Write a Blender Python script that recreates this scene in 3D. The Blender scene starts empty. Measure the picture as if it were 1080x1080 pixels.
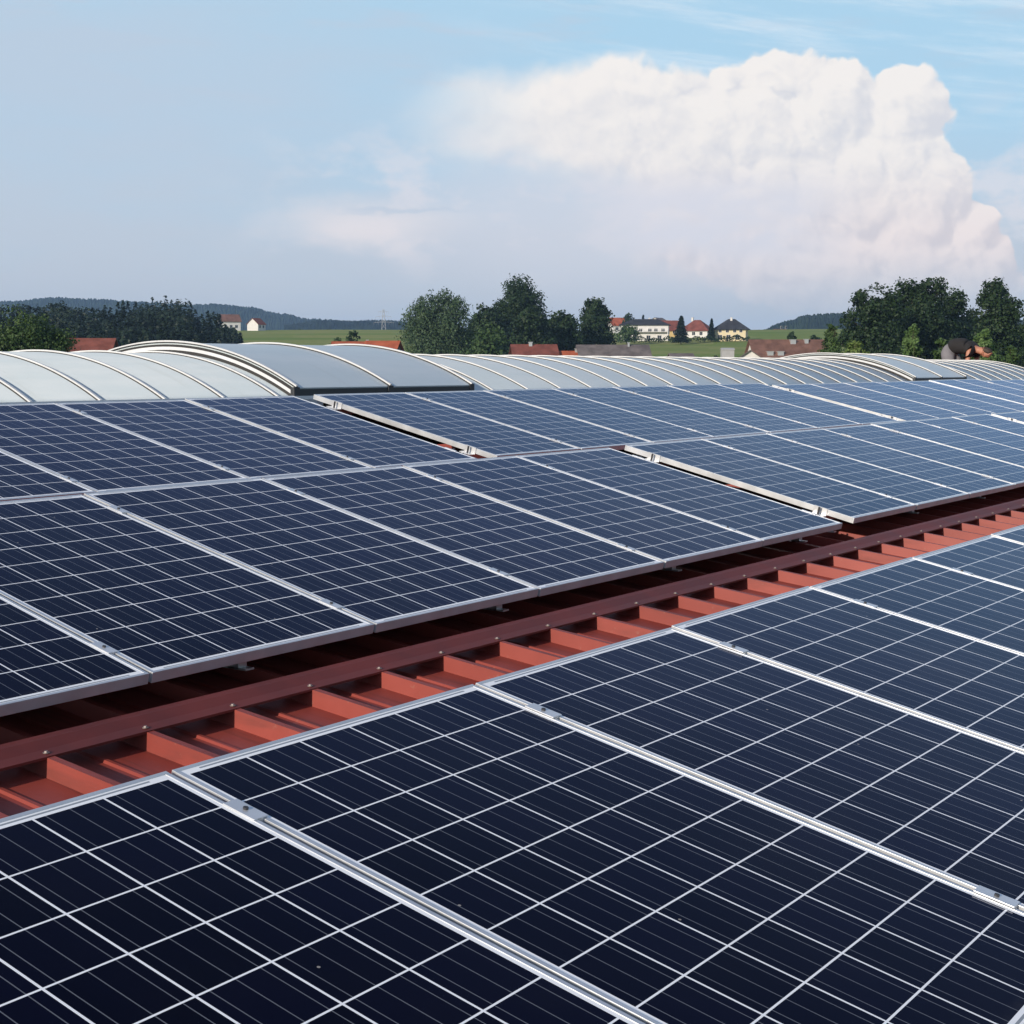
import bpy, bmesh, math, random
from mathutils import Vector, Matrix
random.seed(11)
R = math.radians
S = bpy.context.scene
COL = S.collection

# ------------------------------------------------------------------ camera
F = 1584.76                      # focal length in pixels of a 1080 px wide frame
CAM = Vector((-2.086, -0.755, 1.186))
RIGHT = Vector((0.5820, -0.8132, 0.0)).normalized()
PITCH = R(5.73)
FH = Vector((-RIGHT.y, RIGHT.x, 0)).normalized()          # horizontal forward
FWD = FH * math.cos(PITCH) - Vector((0, 0, 1)) * math.sin(PITCH)
UP = RIGHT.cross(FWD)
cd = bpy.data.cameras.new('camera'); cam = bpy.data.objects.new('camera', cd); COL.objects.link(cam)
cd.sensor_width = 36; cd.lens = F / 1080 * 36; cd.clip_start = 0.05; cd.clip_end = 20000
M3 = Matrix((RIGHT, UP, -FWD)).transposed()
cam.matrix_world = Matrix.Translation(CAM) @ M3.to_4x4()
S.camera = cam

def at(px, py, D):
    """world point D metres ahead (horizontally) seen at photo pixel px, py"""
    d = FWD + RIGHT * ((px - 540) / F) - UP * ((py - 540) / F)
    d = d / d.dot(FH)
    return CAM + d * D

# ------------------------------------------------------------------ render, light
S.view_settings.view_transform = 'Standard'; S.view_settings.look = 'None'
S.view_settings.exposure = 0.2; S.view_settings.gamma = 1
S.render.engine = 'CYCLES'
try:
    S.cycles.use_denoising = True
    S.cycles.max_bounces = 8; S.cycles.transparent_max_bounces = 12; S.cycles.volume_bounces = 0
except Exception: pass
SUN_EL = R(20.5)
sun_h = Vector((-0.998, 0.06, 0)).normalized()
TOSUN = sun_h * math.cos(SUN_EL) + Vector((0, 0, math.sin(SUN_EL)))
ld = bpy.data.lights.new('sun', 'SUN'); ld.energy = 4.2; ld.angle = R(0.6); ld.color = (1.0, 0.88, 0.74)
lo = bpy.data.objects.new('sun', ld); COL.objects.link(lo)
lo.rotation_euler = (-TOSUN).to_track_quat('-Z', 'Y').to_euler()

# ---- small expression builder for shader nodes
class X:
    def __init__(s, nt, v): s.nt = nt; s.v = v
    def _op(s, op, *o):
        n = s.nt.nodes.new('ShaderNodeMath'); n.operation = op
        for i, a in enumerate((s,) + o):
            a = a.v if isinstance(a, X) else a
            if isinstance(a, (int, float)): n.inputs[i].default_value = a
            else: s.nt.links.new(a, n.inputs[i])
        return X(s.nt, n.outputs[0])
    def __add__(s, o): return s._op('ADD', o)
    __radd__ = __add__
    def __sub__(s, o): return s._op('SUBTRACT', o)
    def __rsub__(s, o): return X(s.nt, float(o))._op('SUBTRACT', s)
    def __mul__(s, o): return s._op('MULTIPLY', o)
    __rmul__ = __mul__
    def __truediv__(s, o): return s._op('DIVIDE', o)
    def abs(s): return s._op('ABSOLUTE')
    def sqrt(s): return s._op('SQRT')
    def floor(s): return s._op('FLOOR')
    def fract(s): return s._op('FRACT')
    def max(s, o): return s._op('MAXIMUM', o)
    def min(s, o): return s._op('MINIMUM', o)
    def smax(s, o, k): return s._op('SMOOTH_MAX', o, k)
    def lt(s, o): return s._op('LESS_THAN', o)
    def gt(s, o): return s._op('GREATER_THAN', o)
    def ss(s, a, b, lo=0.0, hi=1.0):
        n = s.nt.nodes.new('ShaderNodeMapRange'); n.interpolation_type = 'SMOOTHSTEP'
        s.nt.links.new(s.v, n.inputs[0])
        for i, q in enumerate((a, b, lo, hi)):
            q = q.v if isinstance(q, X) else q
            if isinstance(q, (int, float)): n.inputs[i + 1].default_value = q
            else: s.nt.links.new(q, n.inputs[i + 1])
        return X(s.nt, n.outputs[0])
def sock(nt, a, inp):
    a = a.v if isinstance(a, X) else a
    if hasattr(a, 'links') or hasattr(a, 'is_linked'): nt.links.new(a, inp)
    else: inp.default_value = a
def comb(nt, x, y, z=0.0):
    n = nt.nodes.new('ShaderNodeCombineXYZ')
    for i, q in enumerate((x, y, z)): sock(nt, q, n.inputs[i])
    return n.outputs[0]
def noise(nt, vec, scale, detail=4, rough=0.55, dims='3D'):
    n = nt.nodes.new('ShaderNodeTexNoise'); n.noise_dimensions = dims; n.inputs['Scale'].default_value = scale
    n.inputs['Detail'].default_value = detail; n.inputs['Roughness'].default_value = rough
    if vec is not None: nt.links.new(vec, n.inputs['Vector'])
    return X(nt, n.outputs[0])
def voro(nt, vec, scale):
    n = nt.nodes.new('ShaderNodeTexVoronoi'); n.feature = 'SMOOTH_F1'; n.voronoi_dimensions = '2D'
    n.inputs['Scale'].default_value = scale; n.inputs['Smoothness'].default_value = 0.12
    nt.links.new(vec, n.inputs['Vector'])
    return X(nt, n.outputs['Distance'])
def mixc(nt, fac, a, b):
    n = nt.nodes.new('ShaderNodeMix'); n.data_type = 'RGBA'
    sock(nt, fac, n.inputs[0])
    for q, i in ((a, 6), (b, 7)):
        if isinstance(q, tuple): n.inputs[i].default_value = q + ((1,) if len(q) == 3 else ())
        else: sock(nt, q, n.inputs[i])
    return n.outputs[2]

# ------------------------------------------------------------------ sky
def build_world():
    w = bpy.data.worlds.new('World'); S.world = w; w.use_nodes = True
    nt = w.node_tree; nt.nodes.clear()
    out = nt.nodes.new('ShaderNodeOutputWorld')
    sky = nt.nodes.new('ShaderNodeTexSky'); sky.sky_type = 'NISHITA'; sky.sun_disc = False
    sky.sun_elevation = SUN_EL; sky.sun_rotation = math.atan2(sun_h.x, sun_h.y)
    sky.dust_density = 1.4; sky.air_density = 1.0; sky.ozone_density = 1.5; sky.altitude = 450
    b1 = nt.nodes.new('ShaderNodeBackground'); b1.inputs[1].default_value = 0.115
    nt.links.new(sky.outputs[0], b1.inputs[0])
    tc = nt.nodes.new('ShaderNodeTexCoord')
    def dot(v):
        n = nt.nodes.new('ShaderNodeVectorMath'); n.operation = 'DOT_PRODUCT'
        nt.links.new(tc.outputs['Generated'], n.inputs[0]); n.inputs[1].default_value = v
        return X(nt, n.outputs['Value'])
    DEG = 180 / math.pi
    az = dot(RIGHT)._op('ARCTAN2', dot(FH)) * DEG          # compass bearing and height above the horizon, degrees
    el = dot((0, 0, 1))._op('ARCSINE') * DEG
    def A(px): return math.degrees(math.atan((px - 540) / F))
    def EL(py): return math.degrees(math.atan((540 - py) / F) - PITCH)
    K = 27.66
    base = [(948,112,32,34),(936,160,56,58),(960,215,46,66),(895,205,80,66),
            (812,132,88,62),(872,116,42,40),(762,108,24,32),(700,150,100,62),(600,138,140,68),(500,135,110,60),(650,110,100,44),
            (838,275,72,52),(925,280,95,62),(1016,258,27,34),(1038,284,26,28),(960,315,100,50),(780,215,190,80)]
    left = az.ss(A(790), A(540))                          # the anvil's soft side
    def shape(a, e):
        vec = comb(nt, a, e, 0.0)
        aw = a + (noise(nt, vec, 0.42, 3, dims='2D') - 0.5) * 1.5
        ew = e + (noise(nt, comb(nt, a + 31.7, e + 11.3), 0.42, 3, dims='2D') - 0.5) * 1.3
        m = None
        for cx, cy, rx, ry in base:
            dx = (aw - A(cx)) * (K / rx); dy = (ew - EL(cy)) * (K / ry)
            v = 1.0 - (dx * dx + dy * dy).sqrt()
            m = v if m is None else m.smax(v, 0.12)
        vec2 = comb(nt, aw, ew, 0.0)
        fine = noise(nt, vec2, 3.2, 5, 0.62, '2D') - 0.5
        def bump(sc, k):
            d = voro(nt, vec2, sc)
            return (1.0 - d * d * k).max(0.0).sqrt() - 0.55
        c = (bump(0.60, 1.15) * 0.46 + bump(1.35, 1.15) * 0.27 + bump(3.1, 1.15) * 0.12 + fine * 0.13) * (1.0 - left * 0.55)
        return m, c
    m, c = shape(az, el)
    m2, c2 = shape(az - 0.30, el + 0.34)
    H = m.min(0.55) * 0.9 + c; H2 = m2.min(0.55) * 0.9 + c2
    lit = (H - H2)                                        # slope of the billows towards the sun
    edge = left * 0.36 + left * el.ss(EL(120), EL(200)) * 0.8 + 0.07
    al = (m + c * 0.44).ss(-0.04, edge)
    lowfade = el.ss(EL(352), EL(250), 0.08, 1.0)
    leftfade = az.ss(A(385), A(585), 0.0, 1.0)
    al = al * lowfade * leftfade * 0.95
    bright = lit.ss(-0.34, 0.20, 0.0, 1.0)
    band = el.ss(EL(270), EL(160), 0.0, 1.0)              # the shaded skirt under the anvil
    shade_lo = mixc(nt, band, (0.655, 0.60, 0.62), (0.655, 0.65, 0.685))
    lit_hi = mixc(nt, band, (0.87, 0.765, 0.735), (0.865, 0.815, 0.775))
    ccol = mixc(nt, bright, shade_lo, lit_hi)
    # smooth grey veil of the skirt between the white top and the pink foot
    skirt = (el.ss(EL(170), EL(215)) * el.ss(EL(300), EL(250)) * az.ss(A(560), A(640)) * az.ss(A(930), A(800)))
    sn = noise(nt, comb(nt, az + 3.0, el * 2.0), 0.35, 4, dims='2D')
    ccol = mixc(nt, skirt * (sn.ss(0.25, 0.6) * 0.5 + 0.5), ccol, (0.675, 0.675, 0.735))
    # thin high veil and horizon haze
    vn = noise(nt, comb(nt, az * 0.35, el * 1.5 + 40.0), 0.42, 5, 0.6, '2D')
    streak = noise(nt, comb(nt, az * 0.22 + el * 0.25, el * 1.6 + 80.0), 0.75, 5, 0.6, '2D')
    veil = el.ss(38.0, 12.0, 0.20, 0.95)
    grey = (az.ss(A(760), A(120), 0.0, 0.95) * el.ss(EL(-60), EL(70), 0.12, 1.0)).max(el.ss(EL(100), EL(270), 0.0, 1.0))
    grey = (grey + (vn - 0.5) * 0.55 + streak.ss(0.52, 0.75) * 0.45 * el.ss(EL(170), EL(60))).max(0.0).min(1.0)
    clear = mixc(nt, el.ss(13.0, 24.0), (0.385, 0.60, 0.765), (0.30, 0.39, 0.62))
    vcol = mixc(nt, grey, clear, mixc(nt, el.ss(EL(335), EL(110)), (0.52, 0.565, 0.64), (0.465, 0.565, 0.68)))
    pink = (sn.ss(0.45, 0.7) * el.ss(EL(90), EL(210)) * el.ss(EL(320), EL(240)) * az.ss(A(200), A(420)))
    vcol = mixc(nt, pink * 0.6, vcol, (0.78, 0.725, 0.745))
    gx = (az - A(640)) * (K / 330); gy = (el - EL(235)) * (K / 120)
    vcol = mixc(nt, (gx * gx + gy * gy).sqrt().ss(1.0, 0.25) * 0.6, vcol, (0.66, 0.655, 0.715))
    def blob(px, py, rx, ry, a0, a1):
        bx = (az - A(px) + (vn - 0.5) * 3.0) * (K / rx); by = (el - EL(py) + (sn - 0.5) * 1.2) * (K / ry)
        return (bx * bx + by * by).sqrt().ss(a0, a1)
    vcol = mixc(nt, blob(385, 240, 135, 34, 1.1, 0.1) * 0.75, vcol, (0.80, 0.735, 0.74))
    vcol = mixc(nt, blob(425, 222, 75, 4.5, 1.1, 0.3) * 0.55, vcol, (0.47, 0.55, 0.66))
    cv = el + az * 0.147
    cir = noise(nt, comb(nt, az * 0.12 + 7.0, cv * 1.15 + 3.0), 1.0, 6, 0.65, '2D').ss(0.42, 0.80) * az.ss(A(420), A(760)) * el.ss(EL(175), EL(90))
    vcol = mixc(nt, cir * 0.55, vcol, (0.80, 0.84, 0.88))
    col = mixc(nt, al, vcol, ccol)
    tot = 1.0 - (1.0 - veil) * (1.0 - al)
    b2 = nt.nodes.new('ShaderNodeBackground'); nt.links.new(col, b2.inputs[0]); b2.inputs[1].default_value = 1.0
    mx = nt.nodes.new('ShaderNodeMixShader'); sock(nt, tot, mx.inputs[0])
    nt.links.new(b1.outputs[0], mx.inputs[1]); nt.links.new(b2.outputs[0], mx.inputs[2])
    nt.links.new(mx.outputs[0], out.inputs[0])
    try: w.cycles.sampling_method = 'MANUAL'; w.cycles.sample_map_resolution = 512
    except Exception: pass
build_world()

# ------------------------------------------------------------------ materials
def mat(name, col, rough=0.6, metal=0.0, vary=0.0, vscale=3.0, spec=0.5, bump=0.0, bscale=40.0, col2=None):
    m = bpy.data.materials.new(name); m.use_nodes = True; nt = m.node_tree
    b = nt.nodes['Principled BSDF']
    b.inputs['Roughness'].default_value = rough; b.inputs['Metallic'].default_value = metal
    b.inputs['Specular IOR Level'].default_value = spec
    b.inputs['Base Color'].default_value = col + (1,)
    if vary or col2:
        tc = nt.nodes.new('ShaderNodeTexCoord'); n = noise(nt, tc.outputs['Object'], vscale, 5, 0.6)
        lo_ = tuple(c * (1 - vary) for c in col); hi_ = col2 or tuple(min(1, c * (1 + vary)) for c in col)
        nt.links.new(mixc(nt, n.ss(0.3, 0.7), lo_, hi_), b.inputs['Base Color'])
        sock(nt, n * 0.2 + (rough - 0.1), b.inputs['Roughness'])
    if bump:
        tc = nt.nodes.new('ShaderNodeTexCoord'); n = noise(nt, tc.outputs['Object'], bscale, 3)
        bp = nt.nodes.new('ShaderNodeBump'); bp.inputs['Strength'].default_value = bump; bp.inputs['Distance'].default_value = 0.02
        sock(nt, n, bp.inputs['Height']); nt.links.new(bp.outputs[0], b.inputs['Normal'])
    return m

def solar_mat(name, w, h):
    """cell grid laid out in metres on the glass: 6 x 10 cells, white backsheet gaps, three bus bars per cell"""
    m = bpy.data.materials.new(name); m.use_nodes = True; nt = m.node_tree
    b = nt.nodes['Principled BSDF']
    uv = nt.nodes.new('ShaderNodeUVMap'); sp = nt.nodes.new('ShaderNodeSeparateXYZ'); nt.links.new(uv.outputs[0], sp.inputs[0])
    u = X(nt, sp.outputs[0]); v = X(nt, sp.outputs[1])
    mu = 0.019; mv = 0.030; pu = (w - 2 * mu) / 6; pv = (h - 2 * mv) / 10
    cu = (u - mu) / pu; cv = (v - mv) / pv
    fu = cu.fract(); fv = cv.fract()
    inside = cu.gt(0.0) * cu.lt(6.0) * cv.gt(0.0) * cv.lt(10.0)
    gu = 0.0026 / pu; gv = 0.0023 / pv
    du = (fu - 0.5).abs(); dv = (fv - 0.5).abs()
    cell = du.lt(0.5 - gu) * dv.lt(0.5 - gv) * inside
    bus = None
    for q in (1/6, 0.5, 5/6):
        t = (fu - q).abs().lt(0.0011 / pu)
        bus = t if bus is None else bus.max(t)
    oi = nt.nodes.new('ShaderNodeObjectInfo')
    wn = nt.nodes.new('ShaderNodeTexWhiteNoise'); wn.noise_dimensions = '3D'
    nt.links.new(comb(nt, cu.floor(), cv.floor(), X(nt, oi.outputs['Random']) * 91.0), wn.inputs[0])
    r = X(nt, wn.outputs[0])
    st = noise(nt, comb(nt, u * 55.0, v * 3.0, r * 40.0), 1.0, 3)     # faint crystal striping
    fac = (r * 0.75 + st * 0.5 - 0.15)
    ccol = mixc(nt, fac.max(0.0).min(1.0), (0.0012, 0.0010, 0.0030), (0.0030, 0.0028, 0.0125))
    tone = noise(nt, comb(nt, X(nt, oi.outputs['Random']) * 37.0, 0.5), 1.0, 0).ss(0.25, 0.75)
    ccol = mixc(nt, tone * 0.35, ccol, (0.0015, 0.0015, 0.0075))
    ccol = mixc(nt, bus * 0.75, ccol, (0.17, 0.185, 0.21))
    rib = (v.gt(h - 0.0225) * v.lt(h - 0.0165) + v.lt(0.0225) * v.gt(0.0165)) * u.gt(0.06) * u.lt(w - 0.06)
    sheet = mixc(nt, rib, (0.86, 0.88, 0.90), (0.27, 0.30, 0.33))
    col = mixc(nt, cell, sheet, ccol)
    # film of dust, thicker along the lower edge
    tc = nt.nodes.new('ShaderNodeTexCoord')
    d = noise(nt, tc.outputs['Object'], 2.3, 6, 0.65).ss(0.4, 0.8) * 0.004 + v.ss(0.06, 0.012) * noise(nt, tc.outputs['Object'], 11.0, 4).ss(0.3, 0.7) * 0.06
    vs_ = nt.nodes.new('ShaderNodeTexVoronoi'); vs_.voronoi_dimensions = '2D'; vs_.inputs['Scale'].default_value = 3.1; nt.links.new(comb(nt, u + X(nt, oi.outputs['Random']) * 57.0, v + X(nt, oi.outputs['Random']) * 23.0), vs_.inputs['Vector'])
    sep = nt.nodes.new('ShaderNodeSeparateColor'); nt.links.new(vs_.outputs['Color'], sep.inputs[0])
    d = d.max(X(nt, vs_.outputs['Distance']).lt(0.011 * 0.9) * X(nt, sep.outputs[0]).gt(0.86) * 0.6)
    col = mixc(nt, d, col, (0.45, 0.42, 0.38))
    nt.links.new(col, b.inputs['Base Color'])
    rn = noise(nt, tc.outputs['Object'], 6.0, 4)
    sock(nt, rn * 0.08 + 0.05, b.inputs['Roughness'])
    b.inputs['Specular IOR Level'].default_value = 0.0
    gl = nt.nodes.new('ShaderNodeBsdfGlossy'); nt.links.new(mixc(nt, cell, (0.80, 0.86, 0.95), (0.62, 0.71, 0.95)), gl.inputs['Color'])
    sock(nt, rn * 0.08 + 0.05, gl.inputs['Roughness'])
    fr = nt.nodes.new('ShaderNodeFresnel'); fr.inputs['IOR'].default_value = 1.16
    mx = nt.nodes.new('ShaderNodeMixShader'); nt.links.new(fr.outputs[0], mx.inputs[0])
    nt.links.new(b.outputs[0], mx.inputs[1]); nt.links.new(gl.outputs[0], mx.inputs[2])
    nt.links.new(mx.outputs[0], nt.nodes['Material Output'].inputs[0])
    return m

M = {}
M['alu'] = mat('aluminium', (0.62, 0.64, 0.66), 0.42, 0.62, 0.08, 6)
M['rail'] = mat('rail_aluminium', (0.70, 0.71, 0.72), 0.38, 0.6, 0.06, 8)
M['steel'] = mat('screw_steel', (0.24, 0.20, 0.185), 0.55, 0.4)
M['dark_steel'] = mat('dark_steel', (0.05, 0.05, 0.055), 0.5, 0.3)
def roof_paint():
    m = bpy.data.materials.new('red_roof_paint'); m.use_nodes = True; nt = m.node_tree; b = nt.nodes['Principled BSDF']
    tc = nt.nodes.new('ShaderNodeTexCoord'); O = tc.outputs['Object']
    def st(sx, sy, sz, sc, d=5):
        mp = nt.nodes.new('ShaderNodeMapping'); mp.inputs['Scale'].default_value = (sx, sy, sz); nt.links.new(O, mp.inputs[0]); return noise(nt, mp.outputs[0], sc, d, 0.65)
    fade = st(1, 1, 1, 1.1); run = st(9.0, 0.6, 3.0, 2.0); spot = st(1, 1, 1, 26.0)
    c = mixc(nt, fade.ss(0.3, 0.7), (0.215, 0.037, 0.027), (0.290, 0.058, 0.043))
    c = mixc(nt, run.ss(0.48, 0.72) * 0.55, c, (0.10, 0.030, 0.024))
    c = mixc(nt, spot.ss(0.62, 0.72) * 0.30, c, (0.30, 0.16, 0.12))
    nt.links.new(c, b.inputs['Base Color']); sock(nt, run * 0.25 + 0.38, b.inputs['Roughness']); b.inputs['Specular IOR Level'].default_value = 0.28
    return m
M['roof_red'] = roof_paint()
M['flash_red'] = mat('oxide_red_flashing', (0.130, 0.024, 0.019), 0.55, 0.0, 0.2, 3.0, 0.25)
M['white_bar'] = mat('white_bar', (0.60, 0.615, 0.62), 0.45, 0, 0.05, 5)
M['rubber'] = mat('black_gasket', (0.022, 0.021, 0.020), 0.6)
M['black_rail'] = mat('anthracite_rail', (0.030, 0.033, 0.037), 0.5, 0.1)
M['hall_wall'] = mat('hall_wall', (0.55, 0.53, 0.48), 0.8, 0, 0.08, 0.8)

def poly_mat():
    m = bpy.data.materials.new('opal_polycarbonate'); m.use_nodes = True; nt = m.node_tree
    b = nt.nodes['Principled BSDF']
    tc = nt.nodes.new('ShaderNodeTexCoord')
    def st(sx, sy, sz, sc):
        mp = nt.nodes.new('ShaderNodeMapping'); mp.inputs['Scale'].default_value = (sx, sy, sz); nt.links.new(tc.outputs['Object'], mp.inputs[0]); return noise(nt, mp.outputs[0], sc, 6, 0.65)
    col = mixc(nt, st(0.5, 2, 2, 1.6).ss(0.35, 0.7), (0.57, 0.65, 0.68), (0.64, 0.70, 0.72))
    col = mixc(nt, st(7, 0.7, 0.7, 1.3).ss(0.5, 0.75) * 0.35, col, (0.50, 0.545, 0.54))     # rain streaks round the curve
    col = mixc(nt, st(1, 1, 1, 30).ss(0.66, 0.74) * 0.35, col, (0.42, 0.43, 0.38))          # lichen specks
    nt.links.new(col, b.inputs['Base Color'])
    b.inputs['Roughness'].default_value = 0.33
    tr = nt.nodes.new('ShaderNodeBsdfTranslucent'); tr.inputs[0].default_value = (0.74, 0.83, 0.87, 1)
    mx = nt.nodes.new('ShaderNodeMixShader'); mx.inputs[0].default_value = 0.15
    nt.links.new(b.outputs[0], mx.inputs[1]); nt.links.new(tr.outputs[0], mx.inputs[2])
    nt.links.new(mx.outputs[0], nt.nodes['Material Output'].inputs[0])
    return m
M['poly'] = poly_mat()

def leaf_mat(name, a, b_, trans=0.22):
    m = bpy.data.materials.new(name); m.use_nodes = True; nt = m.node_tree
    b = nt.nodes['Principled BSDF']; tc = nt.nodes.new('ShaderNodeTexCoord')
    geo = nt.nodes.new('ShaderNodeNewGeometry')
    n = noise(nt, tc.outputs['Object'], 0.55, 3)
    f = n.ss(0.3, 0.7) * 0.72 + X(nt, geo.outputs['Random Per Island']) * 0.28
    c = mixc(nt, f, a, b_)
    nt.links.new(c, b.inputs['Base Color']); b.inputs['Roughness'].default_value = 0.55; b.inputs['Specular IOR Level'].default_value = 0.25
    tr = nt.nodes.new('ShaderNodeBsdfTranslucent'); nt.links.new(c, tr.inputs[0])
    mx = nt.nodes.new('ShaderNodeMixShader'); mx.inputs[0].default_value = trans
    nt.links.new(b.outputs[0], mx.inputs[1]); nt.links.new(tr.outputs[0], mx.inputs[2])
    nt.links.new(mx.outputs[0], nt.nodes['Material Output'].inputs[0])
    return m
M['leaf_dark'] = leaf_mat('dark_leaves', (0.0118, 0.0265, 0.0088), (0.0330, 0.0624, 0.0205))
M['leaf_mid'] = leaf_mat('green_leaves', (0.0292, 0.0602, 0.0175), (0.0730, 0.1215, 0.0350))
M['leaf_grey'] = leaf_mat('willow_leaves', (0.0374, 0.0707, 0.0333), (0.0832, 0.1300, 0.0603))
M['leaf_light'] = leaf_mat('young_leaves', (0.0632, 0.1205, 0.0367), (0.1320, 0.2065, 0.0666))
M['leaf_yellow'] = leaf_mat('yellow_green_leaves', (0.0939, 0.1492, 0.0354), (0.1768, 0.2376, 0.0663))
M['needle'] = leaf_mat('conifer_needles', (0.0073, 0.0169, 0.0085), (0.0193, 0.0362, 0.0169), 0.1)
M['bark'] = mat('bark', (0.075, 0.055, 0.042), 0.9, 0, 0.3, 6)

# ------------------------------------------------------------------ mesh helpers
class MB:
    def __init__(s): s.v = []; s.f = []; s.m = []; s.uv = None; s.smooth = False
    def quad(s, a, b, c, d, mi=0):
        i = len(s.v); s.v += [tuple(a), tuple(b), tuple(c), tuple(d)]; s.f.append((i, i+1, i+2, i+3)); s.m.append(mi)
    def box(s, lo, hi, mi=0, mtx=None):
        x0, y0, z0 = lo; x1, y1, z1 = hi; i = len(s.v)
        P = [(x0,y0,z0),(x1,y0,z0),(x1,y1,z0),(x0,y1,z0),(x0,y0,z1),(x1,y0,z1),(x1,y1,z1),(x0,y1,z1)]
        if mtx: P = [tuple(mtx @ Vector(p)) for p in P]
        s.v += P
        for q in ((0,3,2,1),(4,5,6,7),(0,1,5,4),(1,2,6,5),(2,3,7,6),(3,0,4,7)):
            s.f.append(tuple(i+k for k in q)); s.m.append(mi)
    def prism(s, prof, x0, x1, mi=0, cap=True):
        """closed (y,z) profile pushed along x"""
        i = len(s.v); n = len(prof)
        s.v += [(x0, y, z) for y, z in prof] + [(x1, y, z) for y, z in prof]
        for k in range(n):
            j = (k+1) % n; s.f.append((i+k, i+j, i+n+j, i+n+k)); s.m.append(mi)
        if cap:
            s.f.append(tuple(i+k for k in reversed(range(n)))); s.m.append(mi)
            s.f.append(tuple(i+n+k for k in range(n))); s.m.append(mi)
    def tube(s, pts, rad, n=8, mi=0, cap=True):
        i0 = len(s.v); pts = [Vector(p) for p in pts]
        for k, p in enumerate(pts):
            t = (pts[min(k+1, len(pts)-1)] - pts[max(k-1, 0)]).normalized()
            a = t.cross(Vector((0.31, 0.17, 0.93))).normalized()
            if a.length < 0.1: a = t.cross(Vector((1, 0, 0))).normalized()
            b = t.cross(a); r = rad[k] if isinstance(rad, (list, tuple)) else rad
            s.v += [tuple(p + (a*math.cos(2*math.pi*q/n) + b*math.sin(2*math.pi*q/n))*r) for q in range(n)]
        for k in range(len(pts)-1):
            for q in range(n):
                q2 = (q+1) % n
                s.f.append((i0+k*n+q, i0+k*n+q2, i0+(k+1)*n+q2, i0+(k+1)*n+q)); s.m.append(mi)
        if cap:
            s.f.append(tuple(i0+q for q in reversed(range(n)))); s.m.append(mi)
            s.f.append(tuple(i0+(len(pts)-1)*n+q for q in range(n))); s.m.append(mi)
    def build(s, name, mats, parent=None, smooth=False, bevel=0.0):
        me = bpy.data.meshes.new(name); me.from_pydata(s.v, [], s.f)
        mats = mats if isinstance(mats, (list, tuple)) else [mats]
        for q in mats: me.materials.append(q)
        if len(mats) > 1: me.polygons.foreach_set('material_index', s.m)
        if s.uv:
            l = me.uv_layers.new(name='UVMap'); l.data.foreach_set('uv', [c for p in s.uv for c in p])
        if smooth: me.polygons.foreach_set('use_smooth', [True]*len(me.polygons))
        me.update()
        o = bpy.data.objects.new(name, me); COL.objects.link(o)
        if parent is not None: o.parent = parent
        if bevel:
            b = o.modifiers.new('Bevel', 'BEVEL'); b.width = bevel; b.segments = 2; b.limit_method = 'ANGLE'
        return o
def tag(o, label=None, cat=None, group=None, kind=None):
    if label: o['label'] = label
    if cat: o['category'] = cat
    if group: o['group'] = group
    if kind: o['kind'] = kind
    return o
def empty(name, loc, label, cat, group=None, rot=(0, 0, 0)):
    o = bpy.data.objects.new(name, None); COL.objects.link(o); o.location = loc; o.rotation_euler = rot
    o.empty_display_size = 0.3
    return tag(o, label, cat, group)
def copy_tree(o, parent=None):
    c = o.copy(); COL.objects.link(c)
    if parent is not None: c.parent = parent
    for ch in list(o.children): copy_tree(ch, c)
    return c
ORD = ['first', 'second', 'third', 'fourth', 'fifth', 'sixth', 'seventh', 'eighth', 'ninth', 'tenth']

# ------------------------------------------------------------------ terrain
def ground_z(px, D):
    """height of the land: flat round the hall, rising to a crest with the village, falling away beyond"""
    T = [(0,-6.5),(60,-6.5),(140,-6.1),(250,-4.2),(400,1.4),(550,8.7),(640,12.8),(720,15.6),(800,16.3),(950,14.5),(1300,10),(1900,6),(2800,10),(4600,20)]
    for (a, za), (b, zb) in zip(T, T[1:]):
        if D <= b:
            t = (D-a)/(b-a); t = t*t*(3-2*t) * 0.4 + t * 0.6
            z = za + (zb-za)*t; break
    else: z = T[-1][1]
    return z + 0.5*math.sin(px*0.013 + D*0.004) * min(1, D/500)
def ground_at(P):
    d = Vector(P) - CAM; fd = d.dot(FH); rd = d.dot(RIGHT)
    px = 540 + F*rd/max(fd, 1.0); D = math.hypot(fd, rd)
    return ground_z(max(-800, min(1900, px)), D)

def field_mat():
    m = bpy.data.materials.new('meadow_and_fields'); m.use_nodes = True; nt = m.node_tree
    b = nt.nodes['Principled BSDF']; tc = nt.nodes.new('ShaderNodeTexCoord')
    n1 = noise(nt, tc.outputs['Object'], 0.012, 5, 0.6); n2 = noise(nt, tc.outputs['Object'], 0.35, 5, 0.6)
    mp = nt.nodes.new('ShaderNodeMapping'); mp.inputs['Rotation'].default_value = (0, 0, R(35)); mp.inputs['Scale'].default_value = (0.004, 0.018, 1)
    nt.links.new(tc.outputs['Object'], mp.inputs[0])
    vo = nt.nodes.new('ShaderNodeTexVoronoi'); vo.inputs['Scale'].default_value = 1.0; nt.links.new(mp.outputs[0], vo.inputs['Vector'])
    sp = nt.nodes.new('ShaderNodeSeparateColor'); nt.links.new(vo.outputs['Color'], sp.inputs[0])
    c = mixc(nt, X(nt, sp.outputs[0]), (0.12, 0.19, 0.035), (0.25, 0.25, 0.085))
    c = mixc(nt, n1.ss(0.35, 0.7) * 0.6, c, (0.18, 0.22, 0.06))
    c = mixc(nt, n2.ss(0.4, 0.8) * 0.35, c, (0.06, 0.10, 0.022))
    nt.links.new(c, b.inputs['Base Color']); b.inputs['Roughness'].default_value = 0.95; b.inputs['Specular IOR Level'].default_value = 0.1
    return m
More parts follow.
